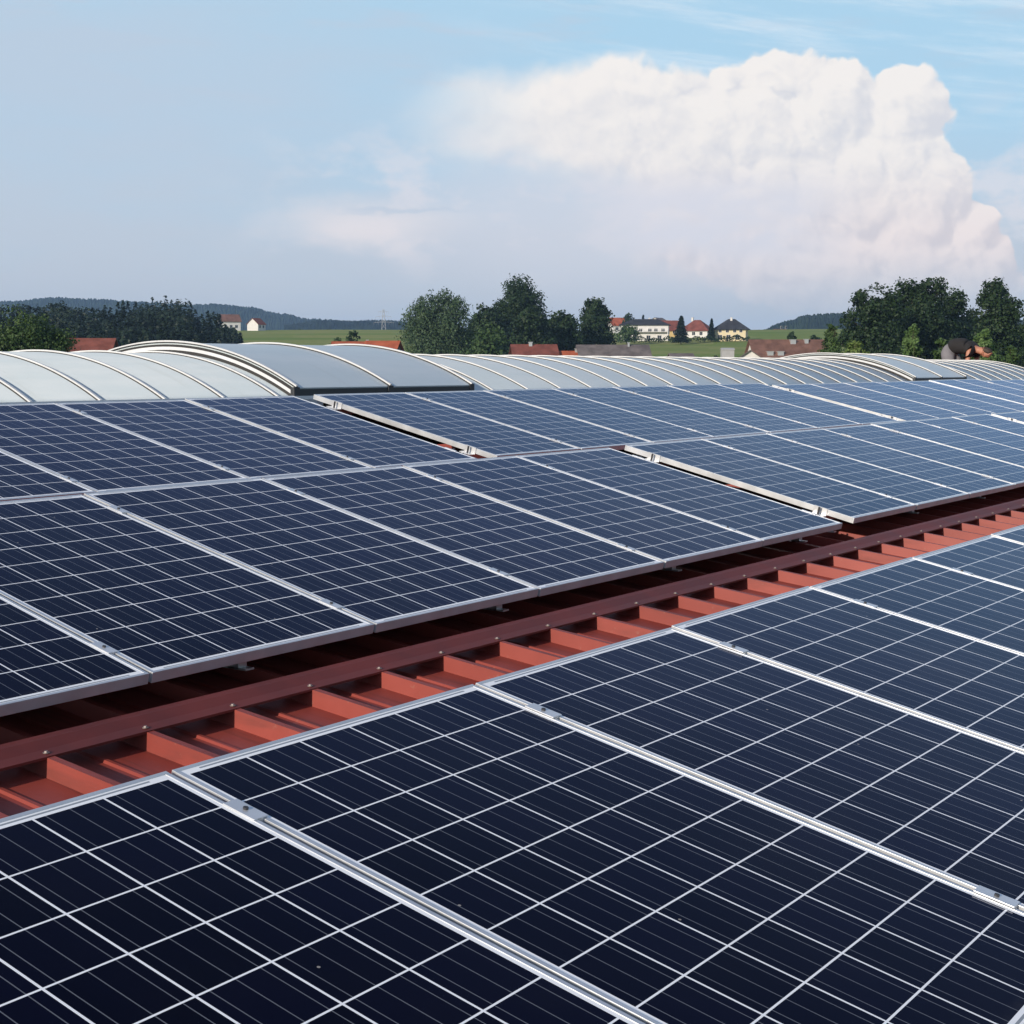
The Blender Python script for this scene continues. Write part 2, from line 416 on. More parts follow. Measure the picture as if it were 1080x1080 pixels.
def build_ground():
    mb = MB(); NA = 160
    Ds = [0, 25, 60, 100, 140, 190, 250, 320, 400, 470, 550, 600, 640, 680, 720, 760, 800, 870, 950, 1100, 1300, 1600, 1900, 2300, 2800, 3600, 4600]
    for D in Ds:
        for k in range(NA):
            a = 2*math.pi*k/NA
            P = CAM + (FH*math.cos(a) + RIGHT*math.sin(a))*D
            z = ground_at(P); mb.v.append((P.x, P.y, z))
    for i in range(len(Ds)-1):
        for k in range(NA):
            k2 = (k+1) % NA
            mb.f.append((i*NA+k, (i+1)*NA+k, (i+1)*NA+k2, i*NA+k2)); mb.m.append(0)
    o = mb.build('ground', field_mat(), smooth=True); tag(o, kind='structure')
build_ground()

def hill(name, pts, D, depth, m):
    """wooded ridge: silhouette given as (bearing pixel, height pixel) seen from the hall, at its true distance, with its own depth"""
    mb = MB(); n = 520; rows = 26; rnd = random.Random(int(D))
    x0 = pts[0][0]; x1 = pts[-1][0]
    for i in range(n+1):
        px = x0 + (x1-x0)*i/n
        for (a, ya), (b, yb) in zip(pts, pts[1:]):
            if px <= b + 1e-6:
                t = (px-a)/(b-a); t = t*t*(3-2*t); py = ya + (yb-ya)*t; break
        top = at(px, py, D).z
        for j in range(rows+1):
            v = j/rows; DD = D + depth*(v-0.5)
            g = at(px, 381, DD); g0 = -2.0
            prof = math.sin(math.pi*v)**0.8
            bump = (rnd.random()-0.5)*0.0018*D*prof
            P = Vector((g.x, g.y, g0 + (top-g0)*prof + bump)); mb.v.append(tuple(P))
    for i in range(n):
        for j in range(rows):
            a = i*(rows+1)+j; mb.f.append((a, a+rows+1, a+rows+2, a+1)); mb.m.append(0)
    o = mb.build(name, m); tag(o, kind='structure'); return o
M['wood_far'] = mat('far_woodland', (0.014, 0.028, 0.016), 0.95, 0, 0.4, 0.02, 0.02, col2=(0.032, 0.052, 0.026))
hill('hill', [(-160,338),(-60,320),(20,318),(60,314),(100,316),(150,319),(200,322),(226,321),(262,324),(295,331),(330,337),(380,340),(440,341)], 3000, 900, M['wood_far'])
hill('hill', [(300,343),(340,338),(370,339),(400,338),(440,340),(470,343)], 2200, 500, M['wood_far'])
hill('hill', [(760,353),(800,349),(830,339),(850,333),(880,331),(920,332),(990,336),(1100,338),(1250,345)], 1700, 600, M['wood_far'])

# ------------------------------------------------------------------ the hall: walls, red sheet roof, flashing
SL = 0.114                                    # fall of the roof sheet (rise per metre)
def z_pan(y): return 0.095 + (y-2.5)*SL        # lower sheet, top of the flat pans
RIDGE = 8.25; ZR = z_pan(RIDGE) - 0.06
hall = empty('industrial_hall', (12, 6, -6.5), 'long hall with a ribbed red metal roof carrying the rows of solar panels', 'building')
HX0, HX1, HY0, HY1 = -5.0, 33.0, -5.0, 21.5
def hp(o): o.parent = hall; o.matrix_parent_inverse = Matrix.Translation((-12, -6, 6.5)); return o
def ribbed(name, y0, y1, zf, x_ref, pitch=0.338, rib_h=0.05):
    mb = MB(); k0 = int((HX0-x_ref)/pitch)-1; prof = []
    k = k0
    while x_ref + k*pitch < HX1:
        x = x_ref + k*pitch
        prof += [(x, 0), (x+0.010, rib_h), (x+0.034, rib_h), (x+0.050, 0.0), (x+0.185, 0.0), (x+0.190, 0.007), (x+0.202, 0.007), (x+0.207, 0.0)]
        k += 1
    n = len(prof); t = 0.004
    for y in (y0, y1):
        mb.v += [(x, y, zf(y)+z) for x, z in prof]
    for y in (y0, y1):
        mb.v += [(x, y, zf(y)+z-t) for x, z in prof]
    for q in range(n-1):
        mb.f += [(q, q+1, n+q+1, n+q), (2*n+q, 3*n+q, 3*n+q+1, 2*n+q+1), (q, 2*n+q, 2*n+q+1, q+1), (n+q, n+q+1, 3*n+q+1, 3*n+q)]; mb.m += [0]*4
    o = hp(mb.build(name, M['roof_red'])); return o
X_REF = 0.345
low = ribbed('roof_sheet', HY0, 2.615, z_pan, X_REF)
upp = ribbed('roof_sheet', 2.50, RIDGE, lambda y: z_pan(y)-0.06, X_REF+0.165)
far = ribbed('roof_sheet', RIDGE, HY1, lambda y: ZR-(y-RIDGE)*SL, X_REF+0.02)
# flashing strip over the step between the sheets
zt = z_pan(2.5)+0.05
mb = MB()
prof = [(2.500, zt-0.004), (2.500, zt+0.003), (2.545, zt+0.010), (2.588, zt+0.026), (2.625, zt+0.028), (2.625, zt+0.024), (2.589, zt+0.022), (2.546, zt+0.006), (2.503, zt-0.001), (2.503, zt-0.004)]
mb.prism(prof, HX0+0.1, HX1-0.1)
fl = hp(mb.build('flashing', M['flash_red']))
def screw(parent, p, r=0.0062, h=0.006):
    mb = MB(); mb.tube([(0,0,0), (0,0,0.002)], r*1.5, 10); mb.tube([(0,0,0.002), (0,0,h)], [r, r*0.8], 6)
    o = mb.build('screw', M['steel']); o.parent = parent; o.matrix_parent_inverse = parent.matrix_world.inverted(); o.location = p; return o
scr = None
for k in range(-1, 44):
    p = (X_REF + k*0.338 + 0.024, 2.522, zt + 0.0065)
    if scr is None: scr = screw(hall, p); scr.parent = fl; scr.matrix_parent_inverse = Matrix.Identity(4); scr.location = p
    else:
        c = scr.copy(); COL.objects.link(c); c.location = p
sc2 = None
for k in range(-1, 44):
    if k % 2: continue
    for yy in (1.95 + 0.04*((k*7) % 3),):
        p = (X_REF + k*0.338 + 0.022, yy, z_pan(yy)+0.05)
        if sc2 is None:
            sc2 = screw(low, p); sc2.matrix_parent_inverse = Matrix.Identity(4); sc2.location = p
        else:
            c = sc2.copy(); COL.objects.link(c); c.location = p
# walls and gables
mb = MB()
zb = -6.45
P0 = [(HX0+.3, HY0+.3), (HX1-.3, HY0+.3), (HX1-.3, HY1-.3), (HX0+.3, HY1-.3)]
zl = z_pan(HY0+.3)-0.06; zl2 = ZR-(HY1-.3-RIDGE)*SL-0.06; zr_ = ZR-0.08
for x in (HX0+.3, HX1-.3):
    i = len(mb.v); mb.v += [(x, HY0+.3, zb), (x, HY1-.3, zb), (x, HY1-.3, zl2), (x, RIDGE, zr_), (x, HY0+.3, zl)]
    mb.f.append((i, i+1, i+2, i+3, i+4)); mb.m.append(0)
mb.quad((HX0+.3, HY0+.3, zb), (HX1-.3, HY0+.3, zb), (HX1-.3, HY0+.3, zl), (HX0+.3, HY0+.3, zl))
mb.quad((HX0+.3, HY1-.3, zb), (HX1-.3, HY1-.3, zb), (HX1-.3, HY1-.3, zl2), (HX0+.3, HY1-.3, zl2))
hp(mb.build('wall', M['hall_wall']))

# ------------------------------------------------------------------ barrel skylight
SC_Y, SC_Z, SC_R = 8.25, -1.716, 2.97
DIP = 0.0030                                # the vault falls very slightly towards its far end
TH = math.asin(1.35/SC_R)
def arc(mb, r0, r1, x0, x1, mi=0, th=TH, n=40, cy=SC_Y, cz=SC_Z):
    """solid curved strip between radii r0 and r1, along x"""
    prof = [(cy + r1*math.sin(-th+2*th*k/n), cz + r1*math.cos(-th+2*th*k/n)) for k in range(n+1)]
    prof += [(cy + r0*math.sin(th-2*th*k/n), cz + r0*math.cos(th-2*th*k/n)) for k in range(n+1)]
    N = len(prof); i = len(mb.v)
    mb.v += [(x0, y, z) for y, z in prof] + [(x1, y, z) for y, z in prof]
    for k in range(N):
        j = (k+1) % N; mb.f.append((i+k, i+j, i+N+j, i+N+k)); mb.m.append(mi)
    for k in range(n):
        a, b = k, k+1; c, d = N-2-k, N-1-k
        mb.f.append((i+a, i+d, i+c, i+b)); mb.m.append(mi)
        mb.f.append((i+N+a, i+N+b, i+N+c, i+N+d)); mb.m.append(mi)
SK0, SK1 = -1.2, 24.6
sky_l = empty('barrel_skylight', (11.7, SC_Y, ZR), 'long arched opal skylight with many white glazing bars along the roof ridge', 'skylight')
sky_l.rotation_euler.y = DIP; sky_l.location.z -= (11.7-4)*DIP
def sp_(o): o.parent = sky_l; o.matrix_parent_inverse = Matrix.Translation((-11.7, -SC_Y, -ZR)); return o
mb = MB(); arc(mb, SC_R-0.012, SC_R, SK0, SK1)
# closed end walls of the vault
for x, sgn in ((SK0, 1), (SK1, -1)):
    i = len(mb.v); n = 24
    mb.v += [(x+sgn*0.01, SC_Y+(SC_R-0.02)*math.sin(-TH+2*TH*k/n), SC_Z+(SC_R-0.02)*math.cos(-TH+2*TH*k/n)) for k in range(n+1)]
    mb.f.append(tuple(range(i, i+n+1))); mb.m.append(0)
g = sp_(mb.build('glazing', M['poly']))
for p in g.data.polygons: p.use_smooth = len(p.vertices) == 4
mb = MB()
zb0 = SC_Z + SC_R*math.cos(TH)
for y0, y1 in ((SC_Y-1.43, SC_Y-1.33), (SC_Y+1.33, SC_Y+1.43)):
    mb.box((SK0-.03, y0, z_pan(6.8)+0.0), (SK1+.03, y1, zb0-0.012))
for y0, y1 in ((SC_Y-1.40, SC_Y-1.345), (SC_Y+1.345, SC_Y+1.40)):
    mb.box((SK0-.02, y0, zb0-0.010), (SK1+.02, y1, zb0+0.012), 1)
for x in (SK0-.02, SK1-.03):
    mb.box((x, SC_Y-1.328, 0.45), (x+.05, SC_Y+1.328, zb0-0.02))
sp_(mb.build('curb', [M['alu'], M['alu']]))
VENTS = [(5.86, 8.0), (18.15, 20.25)]
mbb = MB(); w = 0.017
arc(mbb, SC_R+0.001, SC_R+0.006, -w/2-0.008, w/2+0.002, 1); arc(mbb, SC_R+0.006, SC_R+0.017, -w/2, w/2, 0)
bar0 = None; PB = 0.5275
k = 0
x = 4.142 - PB*10
while x < SK1+0.2:
    if x > SK0-0.1:
        hidden = any(a+0.05 < x < b-0.05 for a, b in VENTS)
        if not hidden:
            if bar0 is None:
                bar0 = sp_(mbb.build('glazing_bar', [M['white_bar'], M['rubber']])); bar0.location.x = x
            else:
                c = bar0.copy(); COL.objects.link(c); c.location.x = x
    x += PB
def vent(a, b, label):
    root = empty('roof_vent', ((a+b)/2, SC_Y, zb0), label, 'roof vent', 'raised vent flaps of the skylight')
    inv = Matrix.Translation((-(a+b)/2, -SC_Y, -zb0)); root.rotation_euler.y = DIP; root.location.z -= ((a+b)/2-4)*DIP
    def pp(o): o.parent = root; o.matrix_parent_inverse = inv; return o
    rt = SC_R + 0.080
    mb = MB(); arc(mb, rt-0.012, rt, a+0.012, b-0.012); pp(mb.build('glazing', M['poly'], smooth=False))
    for x0, x1 in ((a-0.004, a+0.05), (b-0.05, b+0.004)):
        mb = MB()
        arc(mb, SC_R+0.002, SC_R+0.026, x0+0.003, x1-0.003, 1)
        arc(mb, SC_R+0.026, SC_R+0.050, x0, x1, 0)
        arc(mb, SC_R+0.050, SC_R+0.067, x0+0.003, x1-0.003, 1)
        pp(mb.build('sash_frame', [M['white_bar'], M['rubber']]))
    for x in (a+0.02, (a+b)/2, b-0.02):
        mb = MB(); arc(mb, rt+0.001, rt+0.007, x-0.020, x+0.014, 1); arc(mb, rt+0.007, rt+0.019, x-0.011, x+0.011, 0)
        pp(mb.build('glazing_bar', [M['white_bar'], M['rubber']]))
    zz = SC_Z + rt*math.cos(TH)
    for yy, sg in ((SC_Y-1.352, -1), (SC_Y+1.352+0.034, 1)):
        mb = MB(); y0, y1 = (yy-0.034, yy)
        mb.box((a-0.005, y0, zz-0.068), (b+0.005, y1, zz-0.010))
        mb.box((a-0.012, y0-0.006, zz-0.074), (a+0.05, y1-.002, zz+0.004))
        mb.box((b-0.05, y0-0.006, zz-0.074), (b+0.012, y1-.002, zz+0.008))
        mb.box(((a+b)/2-0.03, y0-0.008, zz-0.060), ((a+b)/2+0.03, y1-.003, zz+0.006))
        pp(mb.build('base_rail', M['black_rail'], bevel=0.003))
vent(*VENTS[0], 'raised vent flap of the skylight behind the nearest panels, wide white and black arch')
vent(*VENTS[1], 'smaller looking raised vent flap far along the skylight, near the bending person')

# ------------------------------------------------------------------ solar panels
def make_panel(w, h, name='solar_panel'):
    root = bpy.data.objects.new(name, None); COL.objects.link(root); root.empty_display_size = 0.2
    mb = MB(); fh = 0.035; l = 0.011
    mb.box((0, 0, -fh), (w, l, 0)); mb.box((0, h-l, -fh), (w, h, 0))
    mb.box((0, l, -fh), (l, h-l, -0.0004)); mb.box((w-l, l, -fh), (w, h-l, -0.0004))
    mb.box((l, l, -fh), (w-l, l+0.025, -fh+0.002)); mb.box((l, h-l-0.025, -fh), (w-l, h-l, -fh+0.002))
    fr = mb.build('frame', M['alu'], root, bevel=0.0012)
    mb = MB(); mb.box((l, l, -0.007), (w-l, h-l, -0.0022))
    vs = mb.v; mb.uv = [(vs[i][0], vs[i][1]) for f in mb.f for i in f]
    mb.build('glass', solar_mat('solar_cells', w, h), root)
    return root
H = 1.65
TF, T2, T3 = R(11.73), R(13.55), R(13.16)
def y_(v, wv): c, s = math.cos(TF), math.sin(TF); return (v*c - wv*s, v*s + wv*c)
# rows: (protos, tilt, base point, pitch)
GF = dict(w=1.042, pitch=0.992+0.0648, tilt=TF, y=0.0, z=0.0)
c2 = y_(2.7292, -0.313); c3 = y_(4.9898, -0.4541)
def shifted(c, tilt, dv, dw): return (c[0]+dv*math.cos(tilt)-dw*math.sin(tilt), c[1]+dv*math.sin(tilt)+dw*math.cos(tilt))
G2 = dict(w=1.024, pitch=0.992+0.0459, tilt=T2, y=c2[0], z=c2[1])
c2b = shifted(c2, T2, 0.050, -0.010)
G3 = dict(w=0.989, pitch=0.992+0.0097, tilt=T3, y=c3[0], z=c3[1])
JOBS = [  # row words, block words, spec, x of first, count, x stretch
    ('front row', None, GF, -1.0568, 8, 1.0),
    ('middle row', 'near block', G2, 1.9598-2*1.0379, 6, 1.0),
    ('middle row', 'second block', dict(G2, y=c2b[0], z=c2b[1]), 1.9598+4.427, 7, 1.0),
    ('middle row', 'far block', dict(G2, y=c2b[0], z=c2b[1]), 13.83, 4, 1.0),
    ('top row', 'near block', G3, 2.5545-1.0017, 4, 1.0),
    ('top row', 'second block', dict(G3, z=c3[1]+0.008), 2.5545+3.1794+0.03, 7, 1.0),
    ('top row', 'third block', dict(G3, z=c3[1]-0.016), 13.10, 7, 0.962),
    ('top row', 'far block', dict(G3, z=c3[1]-0.045), 20.05, 4, 0.962)]
protos = {}
rails = []
for row, block, g, x0, n, sx in JOBS:
    key = (g['w'])
    for k in range(n):
        if key not in protos: protos[key] = o = make_panel(g['w'], H)
        else: o = copy_tree(protos[key])
        jl = random.Random(k*17 + int(x0*13)); o.location = (x0 + k*g['pitch']*sx, g['y'] + jl.uniform(-.003, .003), g['z'] + jl.uniform(-.0015, .0015)); o.scale = (sx, 1, 1)
        jit = random.Random(k*31 + int(x0*7))
        o.rotation_euler = (g['tilt'] + R(jit.uniform(-.08, .08)), R(jit.uniform(-.10, .10)), 0)
        where = ORD[k] + ' from camera in the ' + (block + ' of the ' if block else '') + row
        if row == 'front row': lab = 'large dark navy solar panel below the red flashing, ' + where
        elif row == 'middle row': lab = 'dark blue solar panel, ' + where
        else: lab = 'blue solar panel, ' + where
        tag(o, lab, 'solar panel', 'solar panels in the ' + row)
# mounting rails with feet
def mk_rail(row, block, g, x0, n, sx, v, which):
    c, s = math.cos(g['tilt']), math.sin(g['tilt'])
    L = (n-1)*g['pitch']*sx + g['w']*sx
    yy = g['y'] + v*c + 0.038*s + 0.022*s; zz = g['z'] + v*s - 0.038*c - 0.022*c
    root = empty('mounting_rail', (x0, yy, zz), 'aluminium mounting rail under the ' + which + ' edge of the ' + row + (', ' + block if block else ''), 'rail', 'mounting rails under the panels', (g['tilt'], 0, 0))
    mb = MB(); ov = 0.075
    mb.box((-ov, -0.02, -0.0215), (L+ov, 0.02, -0.012)); mb.box((-ov, -0.02, -0.012), (L+ov, -0.008, 0.0205)); mb.box((-ov, 0.008, -0.012), (L+ov, 0.02, 0.0205))
    mb.build('rail_profile', M['rail'], root)
    nf = max(2, int(L/1.35)+1)
    inv = Matrix.Rotation(-g['tilt'], 4, 'X')
    foot = None
    for i in range(nf):
        x = 0.12 + (L-0.24)*i/(nf-1)
        zr = z_pan(yy) + (-0.01 if yy > 2.6 else 0.05)
        hgt = max(0.012, zz - 0.023 - zr)
        mb = MB(); mb.box((-0.02, -0.025, -hgt), (0.02, 0.025, -0.001)); mb.box((-0.02, -0.06, -hgt-0.001), (0.02, 0.06, -hgt+0.006))
        o = mb.build('rail_foot', M['rail'], root)
        o.matrix_local = Matrix.Translation((x, 0, -0.023)) @ inv
for row, block, g, x0, n, sx in JOBS:
    for v, which in ((0.22, 'lower'), (1.42, 'upper')):
        mk_rail(row, block, g, x0, n, sx, v, which)
# added unseen plates behind the upper edges, keeping sun off the roof below
for row, block, g, x0, n, sx in JOBS:
    if row == 'front row': continue
    c, s = math.cos(g['tilt']), math.sin(g['tilt'])
    L = (n-1)*g['pitch']*sx + g['w']*sx
    yt = g['y'] + 1.56*c + 0.04*s; zt_ = g['z'] + 1.56*s - 0.04*c
    zb_ = z_pan(yt) - 0.06 + 0.051
    mb = MB(); mb.prism([(0, 0), (0.003, 0), (0.003, zt_-zb_), (-0.025, zt_-zb_), (-0.025, zt_-zb_-0.003), (0, zt_-zb_-0.003)], 0.01, L-0.01)
    o = mb.build('sun_block_plate', M['black_rail']); o.location = (x0, yt, zb_)
    tag(o, 'added dark sun-blocking plate under the raised upper edge of the ' + row + ', ' + block, 'plate', 'added sun-blocking plates behind the panels')
# clamps: middle clamps bridge two frames, end clamps hold the open ends at the gaps between blocks
mb = MB()
mb.box((-0.020, -0.045, 0.0006), (0.020, 0.045, 0.0042)); mb.box((-0.008, -0.045, -0.035), (0.008, 0.045, 0.0006))
def clamp_proto():
    root = bpy.data.objects.new('panel_clamp', None); COL.objects.link(root); root.empty_display_size = 0.05
    mb.build('clamp_plate', M['rail'], root, bevel=0.0008)
    m2 = MB(); m2.tube([(0, 0, 0.0042), (0, 0, 0.0085)], 0.0058, 10); m2.tube([(0, 0, 0.0085), (0, 0, 0.0088)], 0.0030, 6)
    m2.build('bolt', M['dark_steel'], root); return root
def end_proto():
    root = bpy.data.objects.new('end_clamp', None); COL.objects.link(root)
    m3 = MB()      # Z-shaped: foot on the rail, upright against the frame, lip over it
    m3.box((-0.060, -0.045, -0.042), (-0.004, 0.045, -0.038)); m3.box((-0.006, -0.045, -0.038), (-0.0012, 0.045, 0.0008)); m3.box((-0.006, -0.045, 0.0008), (0.009, 0.045, 0.0040))
    m3.build('clamp_bracket', M['rail'], root)
    m4 = MB(); m4.tube([(-0.03, 0, -0.038), (-0.03, 0, 0.006)], 0.0065, 8); m4.build('bolt', M['dark_steel'], root); return root
cl = None; ec = None
for row, block, g, x0, n, sx in JOBS:
    gap = g['pitch'] - g['w']
    c, s = math.cos(g['tilt']), math.sin(g['tilt'])
    bl = row + (', ' + block if block else '')
    for v, which in ((0.22, 'lower'), (1.42, 'upper')):
        base = (g['y'] + v*c, g['z'] + v*s)
        if 'far' not in bl and 'third' not in bl:
            for k in range(1, n):
                o = cl = (clamp_proto() if cl is None else None) or cl
                if o.get('category'): o = copy_tree(cl)
                o.location = (x0 + k*g['pitch']*sx - gap*sx/2, base[0], base[1]); o.rotation_euler = (g['tilt'], 0, 0)
                tag(o, 'clamp at %s seam end after the %s panel, %s' % (which, ORD[k-1], bl), 'clamp', 'clamps between neighbouring panels')
        for side in (0, 1):
            if side == 1 and ('far' in bl or block is None): continue
            if side == 0 and ('near' in bl or block is None): continue
            if ec is None: ec = o = end_proto()
            else: o = copy_tree(ec)
            xx = x0 if side == 0 else x0 + ((n-1)*g['pitch'] + g['w'])*sx
            o.location = (xx, base[0], base[1]); o.rotation_euler = (g['tilt'], 0, 0) if side == 0 else (-g['tilt'], 0, math.pi)
            tag(o, 'bright end clamp on the %s %s corner of the %s' % ('camera-side' if side == 0 else 'far-side', which, bl), 'clamp', 'end clamps at the gaps between blocks')

# ------------------------------------------------------------------ trees
def tree(name, label, px, top, D, wpx, lobes, m, n=4500, leaf=0.35, group=None, seed=1, cat='tree', trunk=True, droop=0.0, low=0.25, depth=0.9, thin=1.0):
    """trunk with limbs plus a crown of leaf clumps; lobes = (x, z, radius) in units of half width / full height"""
    rnd = random.Random(seed)
    P = at(px, 381, D); gz = ground_at(P); base = Vector((P.x, P.y, gz))
    Ht = at(px, top, D).z - gz; hw = wpx/2/F*D
    root = empty(name, base, label, cat, group)
    right = RIGHT; fwd = FH
    L = []
    for lx, lz, lr in lobes:
        lr = lr*1.13; L.append((right*(lx*hw*0.94) + fwd*(rnd.uniform(-.4, .4)*hw*depth) + Vector((0, 0, lz*Ht)), lr*hw, lr*hw*rnd.uniform(.85, 1.05)))
    # branch skeleton
    mb = MB(); tr = max(0.08, Ht*0.018)
    if trunk:
        top_p = Vector((0, 0, Ht*0.8)); pts = [Vector((0, 0, -0.4)), Vector((rnd.uniform(-.1,.1), rnd.uniform(-.1,.1), Ht*0.25)), Vector((rnd.uniform(-.3,.3), rnd.uniform(-.3,.3), Ht*0.5)), top_p]
        mb.tube(pts, [tr*1.25, tr, tr*0.7, tr*0.15], 8)
        for c, r, rz in L:
            a = Vector((0, 0, min(c.z*0.75, Ht*0.55)*rnd.uniform(0.6, 1)))
            mid = (a + c)/2 + Vector((0, 0, r*0.15))
            mb.tube([a, mid, c], [tr*0.42, tr*0.28, tr*0.06], 5)
            for q in range(3):
                e = c + Vector((rnd.uniform(-1,1), rnd.uniform(-1,1), rnd.uniform(-.3,.9))).normalized()*r*0.8
                mb.tube([mid, (mid+e)/2 + Vector((0,0,r*.1)), e], [tr*0.2, tr*0.12, tr*0.03], 4)
        mb.build('trunk', M['bark'], root)
    # crown
    mb = MB(); wsum = sum(r*r for _, r, _ in L)
    for c, r, rz in L:
        k = int(n*r*r/wsum)
        nclump = max(7, int(r*r*3.2*thin) + 6)
        clumps = []
        for q in range(nclump):
            d = Vector((rnd.gauss(0,1), rnd.gauss(0,1), rnd.gauss(0,1)*0.9 + 0.15)).normalized()
            rr = r*rnd.uniform(0.35, 1.0)**0.8
            clumps.append((c + Vector((d.x*rr, d.y*rr*depth, d.z*rz*rnd.uniform(.6,1.04))), rnd.uniform(0.24, 0.44)*r + leaf*0.4, d))
        for q in range(k):
            cc, cr, d = clumps[rnd.randrange(nclump)]
            o_ = Vector((rnd.gauss(0,1), rnd.gauss(0,1), rnd.gauss(0,1)*0.75)); o_ *= cr*0.62/ max(0.6, o_.length**0.35)
            p = cc + o_
            if droop: p.z -= droop*rnd.random()**2*r
            if p.z < low*Ht*0.5: continue
            s = leaf*rnd.uniform(0.7, 1.45)
            nr = (o_.normalized()*0.6 + d*0.5 + Vector((rnd.gauss(0,.6), rnd.gauss(0,.6), rnd.gauss(0,.6)+0.25))).normalized()
            a = nr.cross(Vector((rnd.gauss(0,1), rnd.gauss(0,1), rnd.gauss(0,1)))).normalized(); b = nr.cross(a)
            if droop: a = (a + Vector((0, 0, -1.2*droop))).normalized()
            e = s*0.40
            i = len(mb.v)
            mb.v += [tuple(p - a*s*0.5), tuple(p + b*e - a*s*0.05), tuple(p + a*s*0.5 - nr*s*0.12), tuple(p - b*e - a*s*0.05)]
            mb.f.append((i, i+1, i+2, i+3)); mb.m.append(0)
    mb.build('crown', m, root)
    return root
def conifer(name, label, px, top, D, wpx, group=None, seed=1, n=1500, leaf=0.45):
    rnd = random.Random(seed); P = at(px, 381, D); gz = ground_at(P); Ht = at(px, top, D).z - gz; hw = wpx/2/F*D
    root = empty(name, (P.x, P.y, gz), label, 'tree', group)
    mb = MB(); mb.tube([(0,0,-.4), (0,0,Ht*.5), (0,0,Ht*.97)], [Ht*.02, Ht*.012, 0.01], 7); mb.build('trunk', M['bark'], root)
    mb = MB(); needles(mb, Vector((0,0,0)), Ht, hw, n, leaf, rnd); mb.build('crown', M['needle'], root)
    return root
def needles(mb, base, Ht, hw, n, leaf, rnd, narrow=1.0):
    tiers = max(6, int(Ht*0.9))
    for q in range(n):
        t = rnd.random()**0.75; z = 0.10 + 0.90*(1-t) if rnd.random() < .97 else 1-t*0.1
        tier = (z*tiers) % 1.0
        rr = hw*(1.03-z)**0.85*(1.0-0.45*tier)*rnd.uniform(0.5, 1.05)
        a = rnd.uniform(0, 2*math.pi); d = Vector((math.cos(a), math.sin(a), 0))
        p = base + d*rr + Vector((0, 0, z*Ht - rr*0.25))
        s = leaf*rnd.uniform(0.6, 1.3)
        dd = (d + Vector((rnd.gauss(0,.3), rnd.gauss(0,.3), -0.35+rnd.gauss(0,.25)))).normalized(); side = dd.cross(Vector((rnd.gauss(0,.4), rnd.gauss(0,.4), 1))).normalized()*s*0.38
        i = len(mb.v); mb.v += [tuple(p - dd*s*0.4), tuple(p + side), tuple(p + dd*s*0.75), tuple(p - side)]
        mb.f.append((i, i+1, i+2, i+3)); mb.m.append(0)

broad = [(-.45,.50,.50),(.42,.52,.52),(0,.62,.60),(-.1,.82,.42),(.25,.78,.40),(-.55,.36,.42),(.58,.36,.42),(0,.38,.60),(-.3,.70,.42)]
tall = [(0,.86,.46),(-.22,.74,.48),(.28,.70,.50),(0,.56,.68),(-.5,.50,.46),(.52,.48,.48),(-.35,.34,.55),(.35,.32,.55)]
oval = [(0,.90,.40),(0,.74,.66),(-.2,.56,.78),(.22,.54,.78),(0,.38,.80),(0,.24,.66)]
slim = [(0,.955,.34),(0,.90,.52),(-.1,.84,.72),(.12,.77,.84),(-.05,.69,.92),(0,.58,1.0),(0,.45,1.0)]
near = [(-.1,.90,.50),(.3,.88,.46),(-.5,.84,.46),(.62,.81,.44),(0,.78,.70),(-.6,.72,.55),(.5,.70,.60),(0,.60,.85),(-.4,.48,.7),(.4,.45,.7)]
lowoval = [(0,.93,.50),(-.3,.86,.60),(.3,.85,.62),(0,.76,.9),(0,.63,1.0),(0,.48,1.0)]
# big dark trees behind the far end of the hall
GR = 'tall dark trees beyond the far end of the hall'
tree('broadleaf_tree', 'dark broad tree on the skylight side of the big clump, ragged lower crown edge', 920, 299, 205, 74, [(-.5,.68,.42),(.1,.80,.52),(.5,.72,.5),(-.2,.55,.6),(.4,.5,.6),(-.62,.50,.36),(0,.34,.7),(-.35,.86,.30)], M['leaf_dark'], 16000, 0.36, GR, 3)
tree('broadleaf_tree', 'tallest dark tree in the middle of the big clump, directly above the young pale tree', 968, 292, 215, 84, broad + [(-.3,.88,.34),(.3,.88,.36)], M['leaf_dark'], 18000, 0.36, GR, 4)
tree('broadleaf_tree', 'dark round tree in the big clump right above the bending person', 1004, 301, 225, 56, tall, M['leaf_dark'], 11000, 0.36, GR, 5)
tree('broadleaf_tree', 'dark tree with a separate high round crown at the outer end of the big clump', 1050, 295, 200, 60, [(-.05,.88,.52),(-.3,.76,.5),(.3,.74,.52),(.5,.62,.5),(0,.58,.7),(-.4,.45,.55),(.45,.42,.6),(0,.3,.7)], M['leaf_dark'], 15000, 0.35, GR, 6)
tree('broadleaf_tree', 'dark sloping shoulder of foliage at the frame edge beyond the high round crown', 1082, 326, 225, 50, broad, M['leaf_dark'], 4500, 0.5, GR, 7)
tree('broadleaf_tree', 'low dark tree filling the dip between the two tall crowns', 1028, 322, 240, 40, broad, M['leaf_dark'], 4000, 0.5, GR, 8)
